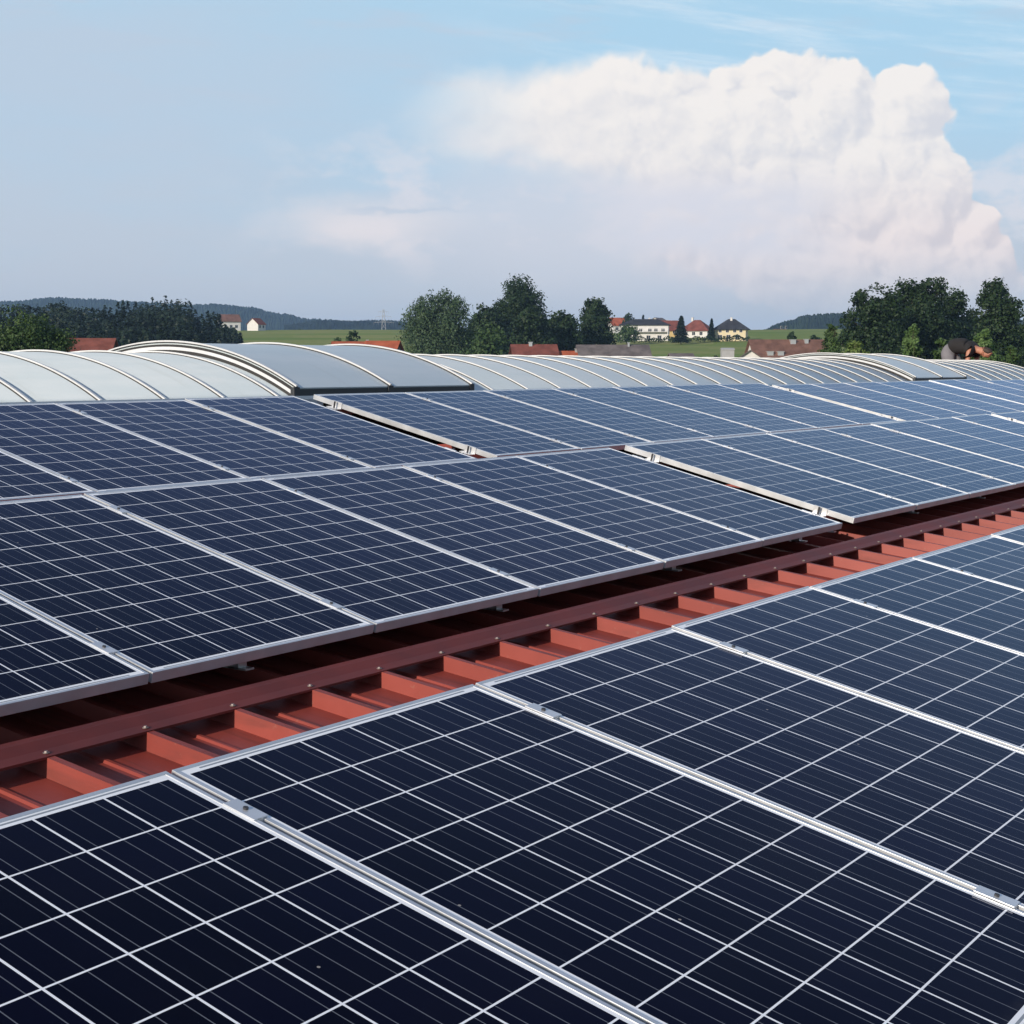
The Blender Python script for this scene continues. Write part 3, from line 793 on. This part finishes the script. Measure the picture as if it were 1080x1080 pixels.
# young pale trees in front of them
GY = 'young pale trees beside the hall'
tree('young_tree', 'young mid green tree standing beside the brown roof, narrow pointed crown', 877, 341, 125, 27, slim, M['leaf_mid'], 6000, 0.18, GY, 11)
tree('young_tree', 'small yellow green tree just behind the skylight vent arch', 901, 355, 110, 26, lowoval, M['leaf_yellow'], 4000, 0.17, GY, 12)
tree('young_tree', 'pale young birch with a pointed crown in front of the tallest dark tree', 962, 342, 105, 28, slim, M['leaf_light'], 7000, 0.17, GY, 13)
tree('young_tree', 'small pale young tree just behind the hips of the bending person', 993, 352, 100, 18, lowoval, M['leaf_mid'], 1500, 0.24, GY, 14)
tree('young_tree', 'pale bushy young tree just beyond the head of the bending person', 1037, 344, 100, 30, lowoval, M['leaf_light'], 7000, 0.17, GY, 15)
tree('young_tree', 'slight pale tree low under the high round crown', 1066, 362, 110, 20, lowoval, M['leaf_mid'], 1600, 0.24, GY, 16)
# middle clump
GM = 'trees in the clump behind the middle of the skylight'
tree('willow_tree', 'feathery grey green willow like tree beside the field, drooping twigs', 462, 309, 300, 76, [(-.3,.84,.36),(.2,.88,.34),(.6,.82,.30),(-.6,.68,.40),(0,.66,.60),(.5,.62,.50),(-.4,.46,.58),(.4,.42,.60),(0,.30,.7)], M['leaf_grey'], 28000, 0.36, GM, 21, droop=0.5)
tree('broadleaf_tree', 'tall rounded dark tree, highest of the clump behind the red brown roof', 549, 296, 345, 64, [(.0,.88,.50),(-.1,.76,.55),(.3,.72,.5),(-.6,.66,.38),(0,.54,.75),(.5,.48,.55),(-.5,.44,.6),(0,.32,.8)], M['leaf_dark'], 22000, 0.46, GM, 22)
tree('broadleaf_tree', 'lower dark tree between the willow and the tall rounded tree', 513, 322, 335, 50, broad, M['leaf_dark'], 9000, 0.55, GM, 23)
tree('broadleaf_tree', 'dark tree with flat shoulder directly behind the orange roof', 592, 329, 320, 50, broad, M['leaf_dark'], 9000, 0.55, GM, 24)
tree('broadleaf_tree', 'shaded dark tree low in the clump just above the red brown roof', 560, 327, 310, 58, broad, M['leaf_dark'], 9000, 0.55, GM, 25)
tree('bush', 'low dark shrub between the willow and the red brown roof', 515, 348, 285, 50, oval, M['leaf_mid'], 3600, 0.55, GM, 26, cat='bush')
tree('broadleaf_tree', 'single dark oval tree standing apart between the clump and the white house', 628, 315, 330, 40, [(-.05,.88,.42),(0,.74,.72),(-.3,.60,.62),(.35,.58,.62),(0,.46,.85)], M['leaf_dark'], 11000, 0.48, None, 27, low=0.6)
# by the panels' near end
tree('broadleaf_tree', 'round bright green tree just over the nearest stretch of skylight', 34, 339, 125, 92, near, M['leaf_mid'], 22000, 0.20, None, 31)
tree('bush', 'small dark shrub at the meadow edge beside the orange roofs', 373, 348, 330, 18, oval, M['leaf_dark'], 1400, 0.5, 'shrubs by the meadow', 32, cat='bush')
tree('bush', 'low spreading shrub beside the orange roofs, paler than its neighbour', 356, 353, 330, 18, broad, M['leaf_mid'], 1200, 0.5, 'shrubs by the meadow', 33, cat='bush')
# village trees
GV = 'trees between the village houses'
conifer('fir_tree', 'broad dark fir in front of the red roofed village houses', 718, 333, 520, 22, GV, 41, 2400, 0.7)
conifer('fir_tree', 'slim dark conifer beside the cream villa', 750, 336, 540, 11, GV, 42, 1400, 0.6)
tree('bush', 'bright green bush in front of the white double house', 661, 346, 520, 24, [(-.4,.5,.6),(.3,.6,.7),(0,.75,.5)], M['leaf_mid'], 1500, 0.6, GV, 43, cat='bush')
tree('broadleaf_tree', 'round bluish tree rising behind the white double house', 663, 331, 640, 14, oval, M['leaf_dark'], 1200, 0.8, GV, 44)
conifer('fir_tree', 'thin conifer tip rising over the roof of the white double house', 678, 332, 640, 7, GV, 45, 700, 0.7)
tree('broadleaf_tree', 'small dark tree standing above the big brown roof', 836, 349, 330, 17, oval, M['leaf_dark'], 1500, 0.5, GV, 46)
tree('bush', 'dark low bush between the young tree and the wooded hill', 858, 353, 400, 16, broad, M['leaf_dark'], 900, 0.6, GV, 47, cat='bush')
# undergrowth by the end of the hall
tree('bush', 'pale scrub at the foot of the dark trees near the skylight end', 1062, 376, 90, 34, broad, M['leaf_mid'], 2400, 0.28, 'scrub by the hall end', 51, cat='bush', trunk=False)
tree('bush', 'dry yellowish scrub at the frame edge beyond the skylight end', 1092, 384, 75, 44, broad, M['leaf_yellow'], 2400, 0.26, 'scrub by the hall end', 52, cat='bush', trunk=False)
tree('bush', 'dark scrub below the bending person, seen past the skylight end', 1030, 372, 95, 40, broad, M['leaf_dark'], 2600, 0.3, 'scrub by the hall end', 53, cat='bush', trunk=False)
tree('bush', 'low dark scrub behind the far vent flap', 940, 368, 120, 60, broad, M['leaf_dark'], 2600, 0.34, 'scrub by the hall end', 54, cat='bush', trunk=False)

# the wood on the left reads as one mass
def wood():
    rnd = random.Random(5); mb = MB()
    def top_y(px):
        T = [(-60,318),(0,320),(40,321),(66,317),(90,320),(120,318),(150,313),(178,312),(203,316),(207,326),(228,328),(246,344),(262,356)]
        for (a, ya), (b, yb) in zip(T, T[1:]):
            if px <= b: return ya + (yb-ya)*(px-a)/(b-a)
        return 356
    for layer, D in enumerate((455, 425, 398, 375, 355)):
        px = -55
        while px < 258 - layer*1.5:
            Dj = D + rnd.uniform(-9, 9); P = at(px, 381, Dj); g = ground_at(P)
            ty = top_y(px) + layer*7.5 + rnd.uniform(-1.0, 6.0)
            Ht = at(px, ty, Dj).z - g
            if Ht > 3:
                if rnd.random() < (0.75 if px > 100 else 0.45): needles(mb, Vector((P.x, P.y, g)), Ht, Ht*0.16+0.8, 300, 0.85, rnd)
                else:
                    for q in range(330):
                        d = Vector((rnd.gauss(0,1), rnd.gauss(0,1), rnd.gauss(0,1))).normalized()
                        p = Vector((P.x, P.y, g + Ht*0.66)) + Vector((d.x*Ht*.22, d.y*Ht*.22, d.z*Ht*.34))*rnd.uniform(.6, 1.02)
                        s = 0.85*rnd.uniform(.6, 1.3); nr = (d+Vector((rnd.gauss(0,.5), rnd.gauss(0,.5), rnd.gauss(0,.5)))).normalized()
                        a = nr.cross(Vector((0.2,0.3,1))).normalized(); b = nr.cross(a); i = len(mb.v)
                        mb.v += [tuple(p-a*s*.5), tuple(p+b*s*.4), tuple(p+a*s*.5), tuple(p-b*s*.4)]; mb.f.append((i,i+1,i+2,i+3)); mb.m.append(0)
            px += rnd.uniform(5.0, 8.5)
    o = mb.build('forest', M['needle'])
    tag(o, 'dark mixed forest on the slope behind the nearest end of the skylight', 'forest', kind='stuff')
wood()
def hedge(name, label, x0, x1, D, h, m, seed, n=2600, s=0.6, wid=3.0, kind=None):
    rnd = random.Random(seed); mb = MB()
    for q in range(n):
        px = rnd.uniform(x0, x1); P = at(px, 381, D + rnd.uniform(-wid, wid)); g = ground_at(P)
        hh = h*(0.75+0.35*math.sin(px*0.31+seed)*math.sin(px*0.123)); z = g + hh*rnd.random()**0.6
        d = Vector((rnd.gauss(0,1), rnd.gauss(0,1), rnd.gauss(0,1)+.4)).normalized(); a = d.cross(Vector((.2,.3,1))).normalized(); b = d.cross(a)
        p = Vector((P.x, P.y, z)); k = s*rnd.uniform(.6, 1.4); i = len(mb.v)
        mb.v += [tuple(p-a*k*.5), tuple(p+b*k*.4), tuple(p+a*k*.5), tuple(p-b*k*.4)]; mb.f.append((i,i+1,i+2,i+3)); mb.m.append(0)
    o = mb.build(name, m); tag(o, label, 'hedge' if kind is None else 'trees', kind=kind); return o
hedge('hedge', 'long dark hedge at the foot of the village meadow', 682, 800, 330, 3.4, M['leaf_dark'], 3)
hedge('treeline', 'thin dark line of far trees along the crest of the left meadow', 270, 372, 1050, 9.0, M['leaf_dark'], 4, 2200, 1.6, 8, 'stuff')
hedge('hedge', 'dark clipped hedge in front of the village houses', 650, 790, 535, 2.2, M['leaf_dark'], 6, 2200, 0.5, 2)
hedge('undergrowth', 'dark undergrowth along the foot of the wood beside the field', 240, 290, 420, 2.5, M['leaf_dark'], 7, 700, 0.6, 4, 'stuff')

# ------------------------------------------------------------------ houses
def roof_mat(name, a, b, sc=8):
    m = mat(name, a, 0.8, 0, 0.2, 0.6, 0.2, col2=b); nt = m.node_tree; bs = nt.nodes['Principled BSDF']
    tc = nt.nodes.new('ShaderNodeTexCoord'); wv = nt.nodes.new('ShaderNodeTexWave'); wv.bands_direction = 'Z'
    wv.inputs['Scale'].default_value = sc; wv.inputs['Distortion'].default_value = 0.6; nt.links.new(tc.outputs['Object'], wv.inputs[0])
    bp = nt.nodes.new('ShaderNodeBump'); bp.inputs['Strength'].default_value = 0.5; bp.inputs['Distance'].default_value = 0.05
    nt.links.new(wv.outputs[1], bp.inputs['Height']); nt.links.new(bp.outputs[0], bs.inputs['Normal']); return m
M['tile_red'] = roof_mat('red_tiles', (0.175, 0.058, 0.042), (0.24, 0.080, 0.060))
M['tile_brown'] = roof_mat('brown_tiles', (0.155, 0.082, 0.062), (0.215, 0.115, 0.088))
M['tile_orange'] = roof_mat('orange_tiles', (0.36, 0.085, 0.038), (0.42, 0.115, 0.055))
M['tile_grey'] = roof_mat('weathered_grey_tiles', (0.125, 0.110, 0.108), (0.19, 0.165, 0.16))
M['tile_dark'] = roof_mat('slate_tiles', (0.030, 0.033, 0.042), (0.05, 0.053, 0.062))
M['w_white'] = mat('white_render', (0.60, 0.59, 0.57), 0.85, 0, 0.06, 0.7)
M['w_cream'] = mat('cream_render', (0.62, 0.54, 0.35), 0.85, 0, 0.06, 0.7)
M['w_yellow'] = mat('yellow_render', (0.62, 0.46, 0.20), 0.85, 0, 0.06, 0.7)
M['w_grey'] = mat('grey_boards', (0.36, 0.36, 0.36), 0.85, 0, 0.12, 0.7)
M['w_wood'] = mat('dark_timber', (0.075, 0.050, 0.040), 0.85, 0, 0.2, 1.5)
M['pane'] = mat('window_glass', (0.025, 0.030, 0.038), 0.12, 0, 0, 1, 0.6)
M['frame_w'] = mat('window_frame', (0.7, 0.7, 0.68), 0.6)
M['metal_w'] = mat('chimney_metal', (0.62, 0.62, 0.62), 0.35, 0.6)

def house(name, label, px, D, W, Dp, ridge_py, wall_h, rise, wallm, roofm, yaw=0.0, hip=False, wins=(), chim=(), over=0.45, group=None, cat='house', balcony=False, base_py=None):
    """W along the view's right, Dp along its depth, yaw turns it; ridge height taken from where the ridge stands above the horizon"""
    P = at(px, 381, D); gz = ground_at(P)
    zt_ = at(px, ridge_py, D).z
    z_e = zt_ - rise                      # eaves height
    root = empty(name, (P.x, P.y, gz), label, cat, group, (0, 0, math.atan2(RIGHT.y, RIGHT.x) + R(yaw)))
    e = z_e - gz; hw, hd = W/2, Dp/2
    mb = MB(); mb.box((-hw, -hd, -0.6), (hw, hd, e))
    if not hip:
        for x in (-hw, hw):
            i = len(mb.v); mb.v += [(x, -hd, e), (x, hd, e), (x, 0, e+rise-0.12)]; mb.f.append((i, i+1, i+2) if x > 0 else (i, i+2, i+1)); mb.m.append(0)
    mb.build('wall', wallm, root)
    mb = MB(); t = 0.16; o = over; k = rise/hd
    if hip:
        rl = max(0.3, hw-hd*0.95); A = [(-hw-o,-hd-o,e-o*k*.6),(hw+o,-hd-o,e-o*k*.6),(hw+o,hd+o,e-o*k*.6),(-hw-o,hd+o,e-o*k*.6)]
        Rg = [(-rl,0,e+rise),(rl,0,e+rise)]; i = len(mb.v)
        mb.v += A + Rg + [(x,y,z-t) for x,y,z in A]
        mb.f += [(i,i+1,i+5,i+4),(i+1,i+2,i+5),(i+2,i+3,i+4,i+5),(i+3,i,i+4),(i,i+6,i+7,i+1),(i+1,i+7,i+8,i+2),(i+2,i+8,i+9,i+3),(i+3,i+9,i+6,i),(i+9,i+8,i+7,i+6)]; mb.m += [0]*9
    else:
        prof = [(-hd-o, e-o*k), (0, e+rise), (hd+o, e-o*k), (hd+o, e-o*k-t), (0, e+rise-t), (-hd-o, e-o*k-t)]
        mb.prism(prof, -hw-o, hw+o)
    rf = mb.build('roof', roofm, root)
    for cx, cy, cw, chh, metal in chim:
        mb = MB(); zc = e+rise*(1-abs(cy)/hd); mb.box((cx-cw/2, cy-cw/2, zc-0.5), (cx+cw/2, cy+cw/2, zc+chh))
        mb.box((cx-cw/2-.08, cy-cw/2-.08, zc+chh), (cx+cw/2+.08, cy+cw/2+.08, zc+chh+.1))
        mb.build('chimney', M['metal_w'] if metal else M['w_white'], rf)
    for side, wx, wz, ww, wh in wins:      # side f: camera-facing wall, l: left gable wall, r: right
        mb = MB(); mp = MB(); b = 0.07
        if side == 'f':
            y0 = -hd
            mb.box((wx-ww/2-b, y0-.05, wz-b), (wx+ww/2+b, y0+.03, wz+wh+b)); mp.box((wx-ww/2, y0-.07, wz), (wx-.03, y0-.02, wz+wh)); mp.box((wx+.03, y0-.07, wz), (wx+ww/2, y0-.02, wz+wh))
        else:
            x0 = -hw if side == 'l' else hw; sg = -1 if side == 'l' else 1
            a, b2 = sorted((x0+sg*.05, x0-sg*.03)); c, d = sorted((x0+sg*.07, x0+sg*.02))
            mb.box((a, wx-ww/2-b, wz-b), (b2, wx+ww/2+b, wz+wh+b)); mp.box((c, wx-ww/2, wz), (d, wx-.03, wz+wh)); mp.box((c, wx+.03, wz), (d, wx+ww/2, wz+wh))
        wf = mb.build('window', M['frame_w'], root); mp.build('pane', M['pane'], wf)
    if balcony:
        mb = MB(); mb.box((-hw*0.5, -hd-1.6, e-2.9), (hw, -hd-.003, e-2.72))
        for q in range(26): xx = -hw*0.5 + (hw*1.5)*q/25; mb.box((xx-.03, -hd-1.58, e-2.72), (xx+.03, -hd-1.53, e-1.85))
        mb.box((-hw*0.5, -hd-1.60, e-1.85), (hw, -hd-1.51, e-1.77)); mb.box((-hw*0.5, -hd-1.6, -0.3), (-hw*0.5+.25, -hd-1.35, e-2.9)); mb.box((hw-.25, -hd-1.6, -0.3), (hw, -hd-1.35, e-2.9))
        mb.build('balcony', M['w_white'], root)
    return root
GHV = 'village houses on the rise'
def rowwins(xs, z, w=1.2, h=1.3): return [('f', x, z, w, h) for x in xs]
zg = lambda px, D: ground_at(at(px, 381, D))
house('house', 'white double house with dark hipped roof and balcony in the village', 680, 560, 17.5, 9, 336.5, 5, 2.0, M['w_white'], M['tile_dark'], -8, True, rowwins([-7,-4.6,-1.4,2,4.2,6.8], 3.2) + rowwins([-6.6,-3.6,1.5,5.5], 0.5, 1.4, 1.5), [(1.5,1,.6,.8,False)], 0.7, GHV, balcony=True)
house('house', 'cream villa with dark pyramid roof at the edge of the village', 771, 545, 11.0, 9.0, 336.5, 4.5, 3.3, M['w_cream'], M['tile_dark'], -14, True, rowwins([-3.6,-1.0,1.6,3.8], 2.9, 1.0, 1.5) + rowwins([-3.6,-.6,2.6], 0.3, 1.4, 1.7), [(0,-.6,.7,.9,False)], 0.9, GHV)
house('house', 'red roofed house with yellow wall between the white double house and the fir', 707, 600, 9, 9, 338, 4.0, 3.6, M['w_yellow'], M['tile_red'], 10, False, rowwins([-2.4,0.2,2.6], 1.2), [(-1,1.2,.6,1.1,False)], 0.5, GHV)
house('house', 'house with broad brownish red roof on the far side of the fir', 735, 590, 11, 9, 337.5, 3.2, 3.9, M['w_white'], M['tile_red'], -25, True, rowwins([-3,0,3], 0.8), [(-2,0,.7,.9,False)], 0.6, GHV)
house('house', 'distant house with bright red roof behind the bush at the village edge', 651, 680, 8, 8, 335, 3.4, 3.2, M['w_white'], M['tile_orange'], 20, False, rowwins([-2,1.5], 1.2), [], 0.5, GHV)
house('house', 'distant white gabled house showing between the village roofs', 694, 690, 8, 8, 335, 3.6, 2.2, M['w_white'], M['tile_grey'], 60, False, rowwins([-2,1.5], 1.4), [], 0.4, GHV)
house('house', 'lone red roofed house under the wooded hill, white gable', 822, 760, 7.5, 6, 347, 2.6, 2.2, M['w_white'], M['tile_red'], 30, False, rowwins([-1.6,1.4], 0.8), [], 0.4, None)
house('house', 'white house with brown roof half hidden at the end of the left wood', 242, 700, 9, 8, 331.5, 3.6, 3.0, M['w_white'], M['tile_brown'], 25, False, rowwins([-2.5,0,2.5], 1.2), [], 0.5, 'houses on the meadow crest')
house('house', 'small white house with red roof on the meadow crest', 271, 700, 6, 6, 335.5, 2.8, 2.6, M['w_white'], M['tile_red'], 65, False, rowwins([-1.5,1.2], 1.0), [], 0.4, 'houses on the meadow crest')
# nearer roofs that show just over the skylight
GN = 'roofs just beyond the skylight'
house('house', 'house with red brown tiled roof, dark gables and metal chimney', 563, 250, 7.0, 7.5, 363, 3.4, 2.3, M['w_wood'], M['tile_red'], 6, False, (), [(-.6,-.3,.55,.45,True)], 0.4, GN)
house('house', 'low building with bright orange tiled roof beside the red brown roof', 607, 250, 6.6, 6, 370, 3, 1.9, M['w_white'], M['tile_orange'], 4, False, (), [(0.1,-.2,.45,.4,True)], 0.35, GN)
house('barn', 'long barn with weathered grey roof beside the lone oval tree', 646, 250, 11.4, 9, 363.5, 3.5, 2.7, M['w_wood'], M['tile_grey'], 5, False, (), [(2.6,-.4,.3,.5,True)], 0.4, GN, 'barn')
house('house', 'big house with long brown tiled roof and small roof windows', 829, 275, 13.0, 10, 358, 4, 3.9, M['w_white'], M['tile_brown'], 4, False, (), [(-3.8,-3.2,1.1,.25,True),(-1.9,-3.2,1.1,.25,True),(1.0,-.6,1.0,.35,True),(3.5,-.6,.7,.45,True)], 0.5, GN)
house('house', 'grey roofed gable with white front and two windows, before the brown roof', 791, 235, 6.0, 4.6, 369, 3, 1.55, M['w_white'], M['tile_grey'], 82, False, [('r', -.62, 3.9+0.0, .9, .8), ('r', .55, 3.9, .9, .8), ('l', -.62, 3.9, .9, .8), ('l', .55, 3.9, .9, .8)], [], 0.35, GN)
house('garage', 'small white dormer like outbuilding at the end of the brown roof', 850, 228, 3.4, 3, 374.5, 3, 0.7, M['w_white'], M['tile_dark'], 4, False, rowwins([-.8,.8], 4.6, .9, .7), [], 0.25, GN, 'outbuilding')
house('shed', 'low shed with pale grey roof in front of the meadow hedge', 718, 245, 3.6, 4, 372.5, 2, 0.9, M['w_grey'], M['tile_grey'], 8, False, (), [], 0.25, GN, 'shed')
house('shed', 'plain grey boarded box shed beside the brown roof', 767, 290, 2.3, 2.5, 366.8, 2, 0.25, M['w_grey'], M['w_grey'], 0, False, (), [], 0.1, GN, 'shed')
house('house', 'building with dull red tiled roof beside the round green tree', 97, 200, 5.8, 6, 356.5, 3, 2.0, M['w_wood'], M['tile_red'], 3, False, (), [], 0.35, GN)
house('house', 'low house with bright orange roof and white vent pipe below the left meadow', 375, 275, 8.0, 5, 360, 3, 1.3, M['w_white'], M['tile_orange'], 12, False, (), [(2.2,0.2,.35,.3,True)], 0.35, GN)
house('house', 'orange roofed house with dark timber gable beside the willow like tree', 404, 262, 5.4, 6, 359.3, 3, 1.9, M['w_wood'], M['tile_orange'], -10, False, [('r', 0, 4.5, 1.0, 1.0)], [], 0.45, GN)

# pylon
def pylon():
    D = 1450; P = at(405, 381, D); g = ground_at(P); Ht = at(405, 326, D).z - g
    root = empty('power_pylon', (P.x, P.y, g), 'thin grey lattice power pylon on the far skyline', 'pylon', None, (0, 0, math.atan2(RIGHT.y, RIGHT.x)))
    mb = MB(); r = 0.11
    def wd(z): return 3.2*(1-z/Ht)+0.5
    lv = [Ht*q/9 for q in range(10)]
    for sx in (-1, 1):
        for sy in (-1, 1): mb.tube([(sx*wd(z), sy*wd(z), z) for z in lv], r, 5)
    for a, b in zip(lv, lv[1:]):
        for s in (-1, 1):
            mb.tube([(-wd(a), s*wd(a), a), (wd(b), s*wd(b), b)], r*.6, 4); mb.tube([(wd(a), s*wd(a), a), (-wd(b), s*wd(b), b)], r*.6, 4)
    mb.build('mast', M['w_grey'], root)
    for z, L in ((Ht*.70, 9.5), (Ht*.83, 7.5), (Ht*.94, 5)):
        mb = MB(); mb.tube([(-L, 0, z), (0, 0, z+1.1), (L, 0, z)], [r*.5, r, r*.5], 5); mb.tube([(-L, 0, z), (L, 0, z)], r*.8, 5)
        for x in (-L, L, -L*.55, L*.55): mb.tube([(x, 0, z), (x, 0, z-2.2)], r*.6, 4)
        mb.build('cross_arm', M['w_grey'], root)
pylon()

# ------------------------------------------------------------------ person bending over the far end of the roof
def skin_obj(name, verts, edges, radii, m, parent, sub=2):
    me = bpy.data.meshes.new(name); me.from_pydata([tuple(v) for v in verts], edges, []); me.materials.append(m)
    o = bpy.data.objects.new(name, me); COL.objects.link(o); o.parent = parent
    md = o.modifiers.new('Skin', 'SKIN'); md.use_smooth_shade = True
    if not me.skin_vertices: me.skin_vertices.new()
    for i, r in enumerate(radii):
        r = r if isinstance(r, tuple) else (r, r); me.skin_vertices[0].data[i].radius = r
        me.skin_vertices[0].data[i].use_root = (i == 0)
    s = o.modifiers.new('Sub', 'SUBSURF'); s.levels = sub; s.render_levels = sub
    return o
def person():
    D = 30.0; P = at(1003, 381, D)
    gz = ZR - (P.y-RIDGE)*SL + 0.036 - 0.036 + 0.05
    # local axes: x = the way the torso points, y = to the person's own side, z up
    face = (RIGHT*0.80 - FH*0.60).normalized()
    root = empty('person', (P.x, P.y, gz), 'person in dark T-shirt and grey trousers bending over beyond the skylight', 'person', None, (0, 0, math.atan2(face.y, face.x)))
    Msk = mat('skin', (0.40, 0.18, 0.115), 0.55, 0, 0.08, 9); Mts = mat('black_cotton', (0.014, 0.013, 0.014), 0.9, 0, 0.2, 10)
    Mtr = mat('grey_trousers', (0.17, 0.165, 0.18), 0.9, 0, 0.12, 8); Mhr = mat('short_brown_hair', (0.035, 0.022, 0.015), 0.7); Msh = mat('work_shoes', (0.05, 0.04, 0.035), 0.7)
    V = []; E = []; Rr = []
    def add(p, r, q=None):
        V.append(Vector(p)); Rr.append(r)
        if q is not None: E.append((q, len(V)-1))
        return len(V)-1
    hz = 0.87
    pel = add((-.02, 0, hz-.01), (.12, .10)); ab = add((.14, 0, hz+.04), (.12, .09), pel); ch = add((.33, 0, hz+.02), (.135, .09), ab); up = add((.46, 0, hz-.02), (.105, .08), ch)
    nk = add((.55, 0, hz-.05), .062, up); hd0 = add((.615, 0, hz-.065), (.08, .085), nk); hd1 = add((.70, 0, hz-.095), (.088, .095), hd0); hd2 = add((.765, 0, hz-.13), (.07, .075), hd1)
    nose = add((.735, 0, hz-.205), (.018, .018), hd2); chin = add((.665, 0, hz-.195), (.035, .04), hd1)
    ears = [add((.655, s*.088, hz-.09), (.018, .022), hd0) for s in (-1, 1)]
    hands = []
    for s in (-1, 1):
        sh = add((.42, s*.175, hz-.04), .058, up); el = add((.44+.03*s, s*.215, hz-.33), .046, sh); wr = add((.50+.04*s, s*.19, hz-.575), .032, el); pm = add((.52+.04*s, s*.185, hz-.66), (.026, .042), wr)
        hands.append((V[pm].copy(), s))
        hip = add((-.03, s*.095, hz-.07), .085, pel); kn = add((.10+.06*s, s*.115, .44), .066, hip); an = add((-.01+.06*s, s*.12, .085), .043, kn); to = add((.15+.06*s, s*.135, .035), (.045, .028), an)
    skin_obj('body', V, E, Rr, Msk, root)
    for pmv, s in hands:                                   # fingers rooted inside the palm, slightly curled
        for q in range(5):
            t = q-1.5; L_ = (.075, .085, .08, .062)[q] if q < 4 else .055
            if q < 4: a = pmv + Vector((t*.017, 0, -.02)); b = a + Vector((t*.004+.01, -s*.004, -L_*.6)); c = b + Vector((.004, -s*.022, -L_*.45))
            else: a = pmv + Vector((.03, 0, .01)); b = a + Vector((.03, -s*.01, -.025)); c = b + Vector((.008, -s*.012, -.03))
            skin_obj('finger', [a, b, c], [(0, 1), (1, 2)], [.0095, .0085, .007], Msk, root, 1)
    # clothing
    k = 1.0
    tv = [V[0]+Vector((-.05,0,.02)), V[1], V[2], V[3]]; te = [(0,1),(1,2),(2,3)]; tr_ = [(.20,.17), (.205,.17), (.215,.175), (.18,.15)]
    for s in (-1, 1):
        i = len(tv); tv += [Vector((.42, s*.17, hz-.035)), Vector((.435+.02*s, s*.215, hz-.21))]; te += [(3, i), (i, i+1)]; tr_ += [.112, .098]
    skin_obj('t_shirt', tv, te, tr_, Mts, root)
    tv = [Vector((-.03,0,hz-.005)), Vector((.04, 0, hz+.02))]; te = [(0,1)]; tr_ = [(.20,.185), (.185,.165)]
    for s in (-1, 1):
        i = len(tv); tv += [Vector((-.045, s*.10, hz-.10)), Vector((.095+.06*s, s*.118, .44)), Vector((-.012+.06*s, s*.122, .10))]; te += [(0, i), (i, i+1), (i+1, i+2)]; tr_ += [.15, .108, .088]
    skin_obj('trousers', tv, te, tr_, Mtr, root)
    skin_obj('hair', [Vector((.60,0,hz-.03)), Vector((.69,0,hz-.055)), Vector((.765,0,hz-.09)), Vector((.80,0,hz-.135))], [(0,1),(1,2),(2,3)], [(.075,.06), (.094,.075), (.082,.07), (.05,.05)], Mhr, root)
    for s in (-1, 1):
        skin_obj('shoe', [Vector((-.05+.06*s, s*.12, .045)), Vector((.06+.06*s, s*.128, .05)), Vector((.17+.06*s, s*.138, .04))], [(0,1),(1,2)], [(.05,.048), (.055,.052), (.05,.036)], Msh, root, 1)
person()

# ------------------------------------------------------------------ hazy evening air
HAZE = 1.35e-4
mb = MB(); mb.box((-5200, -5200, -9), (5200, 5200, 145))
hz_m = bpy.data.materials.new('hazy_air'); hz_m.use_nodes = True; nt = hz_m.node_tree; nt.nodes.clear()
mo = nt.nodes.new('ShaderNodeOutputMaterial'); pv = nt.nodes.new('ShaderNodeVolumePrincipled')
pv.inputs['Color'].default_value = (0.42, 0.66, 1.0, 1); pv.inputs['Density'].default_value = HAZE; pv.inputs['Anisotropy'].default_value = 0.0
nt.links.new(pv.outputs[0], mo.inputs['Volume'])
o = mb.build('haze', hz_m); tag(o, kind='stuff')
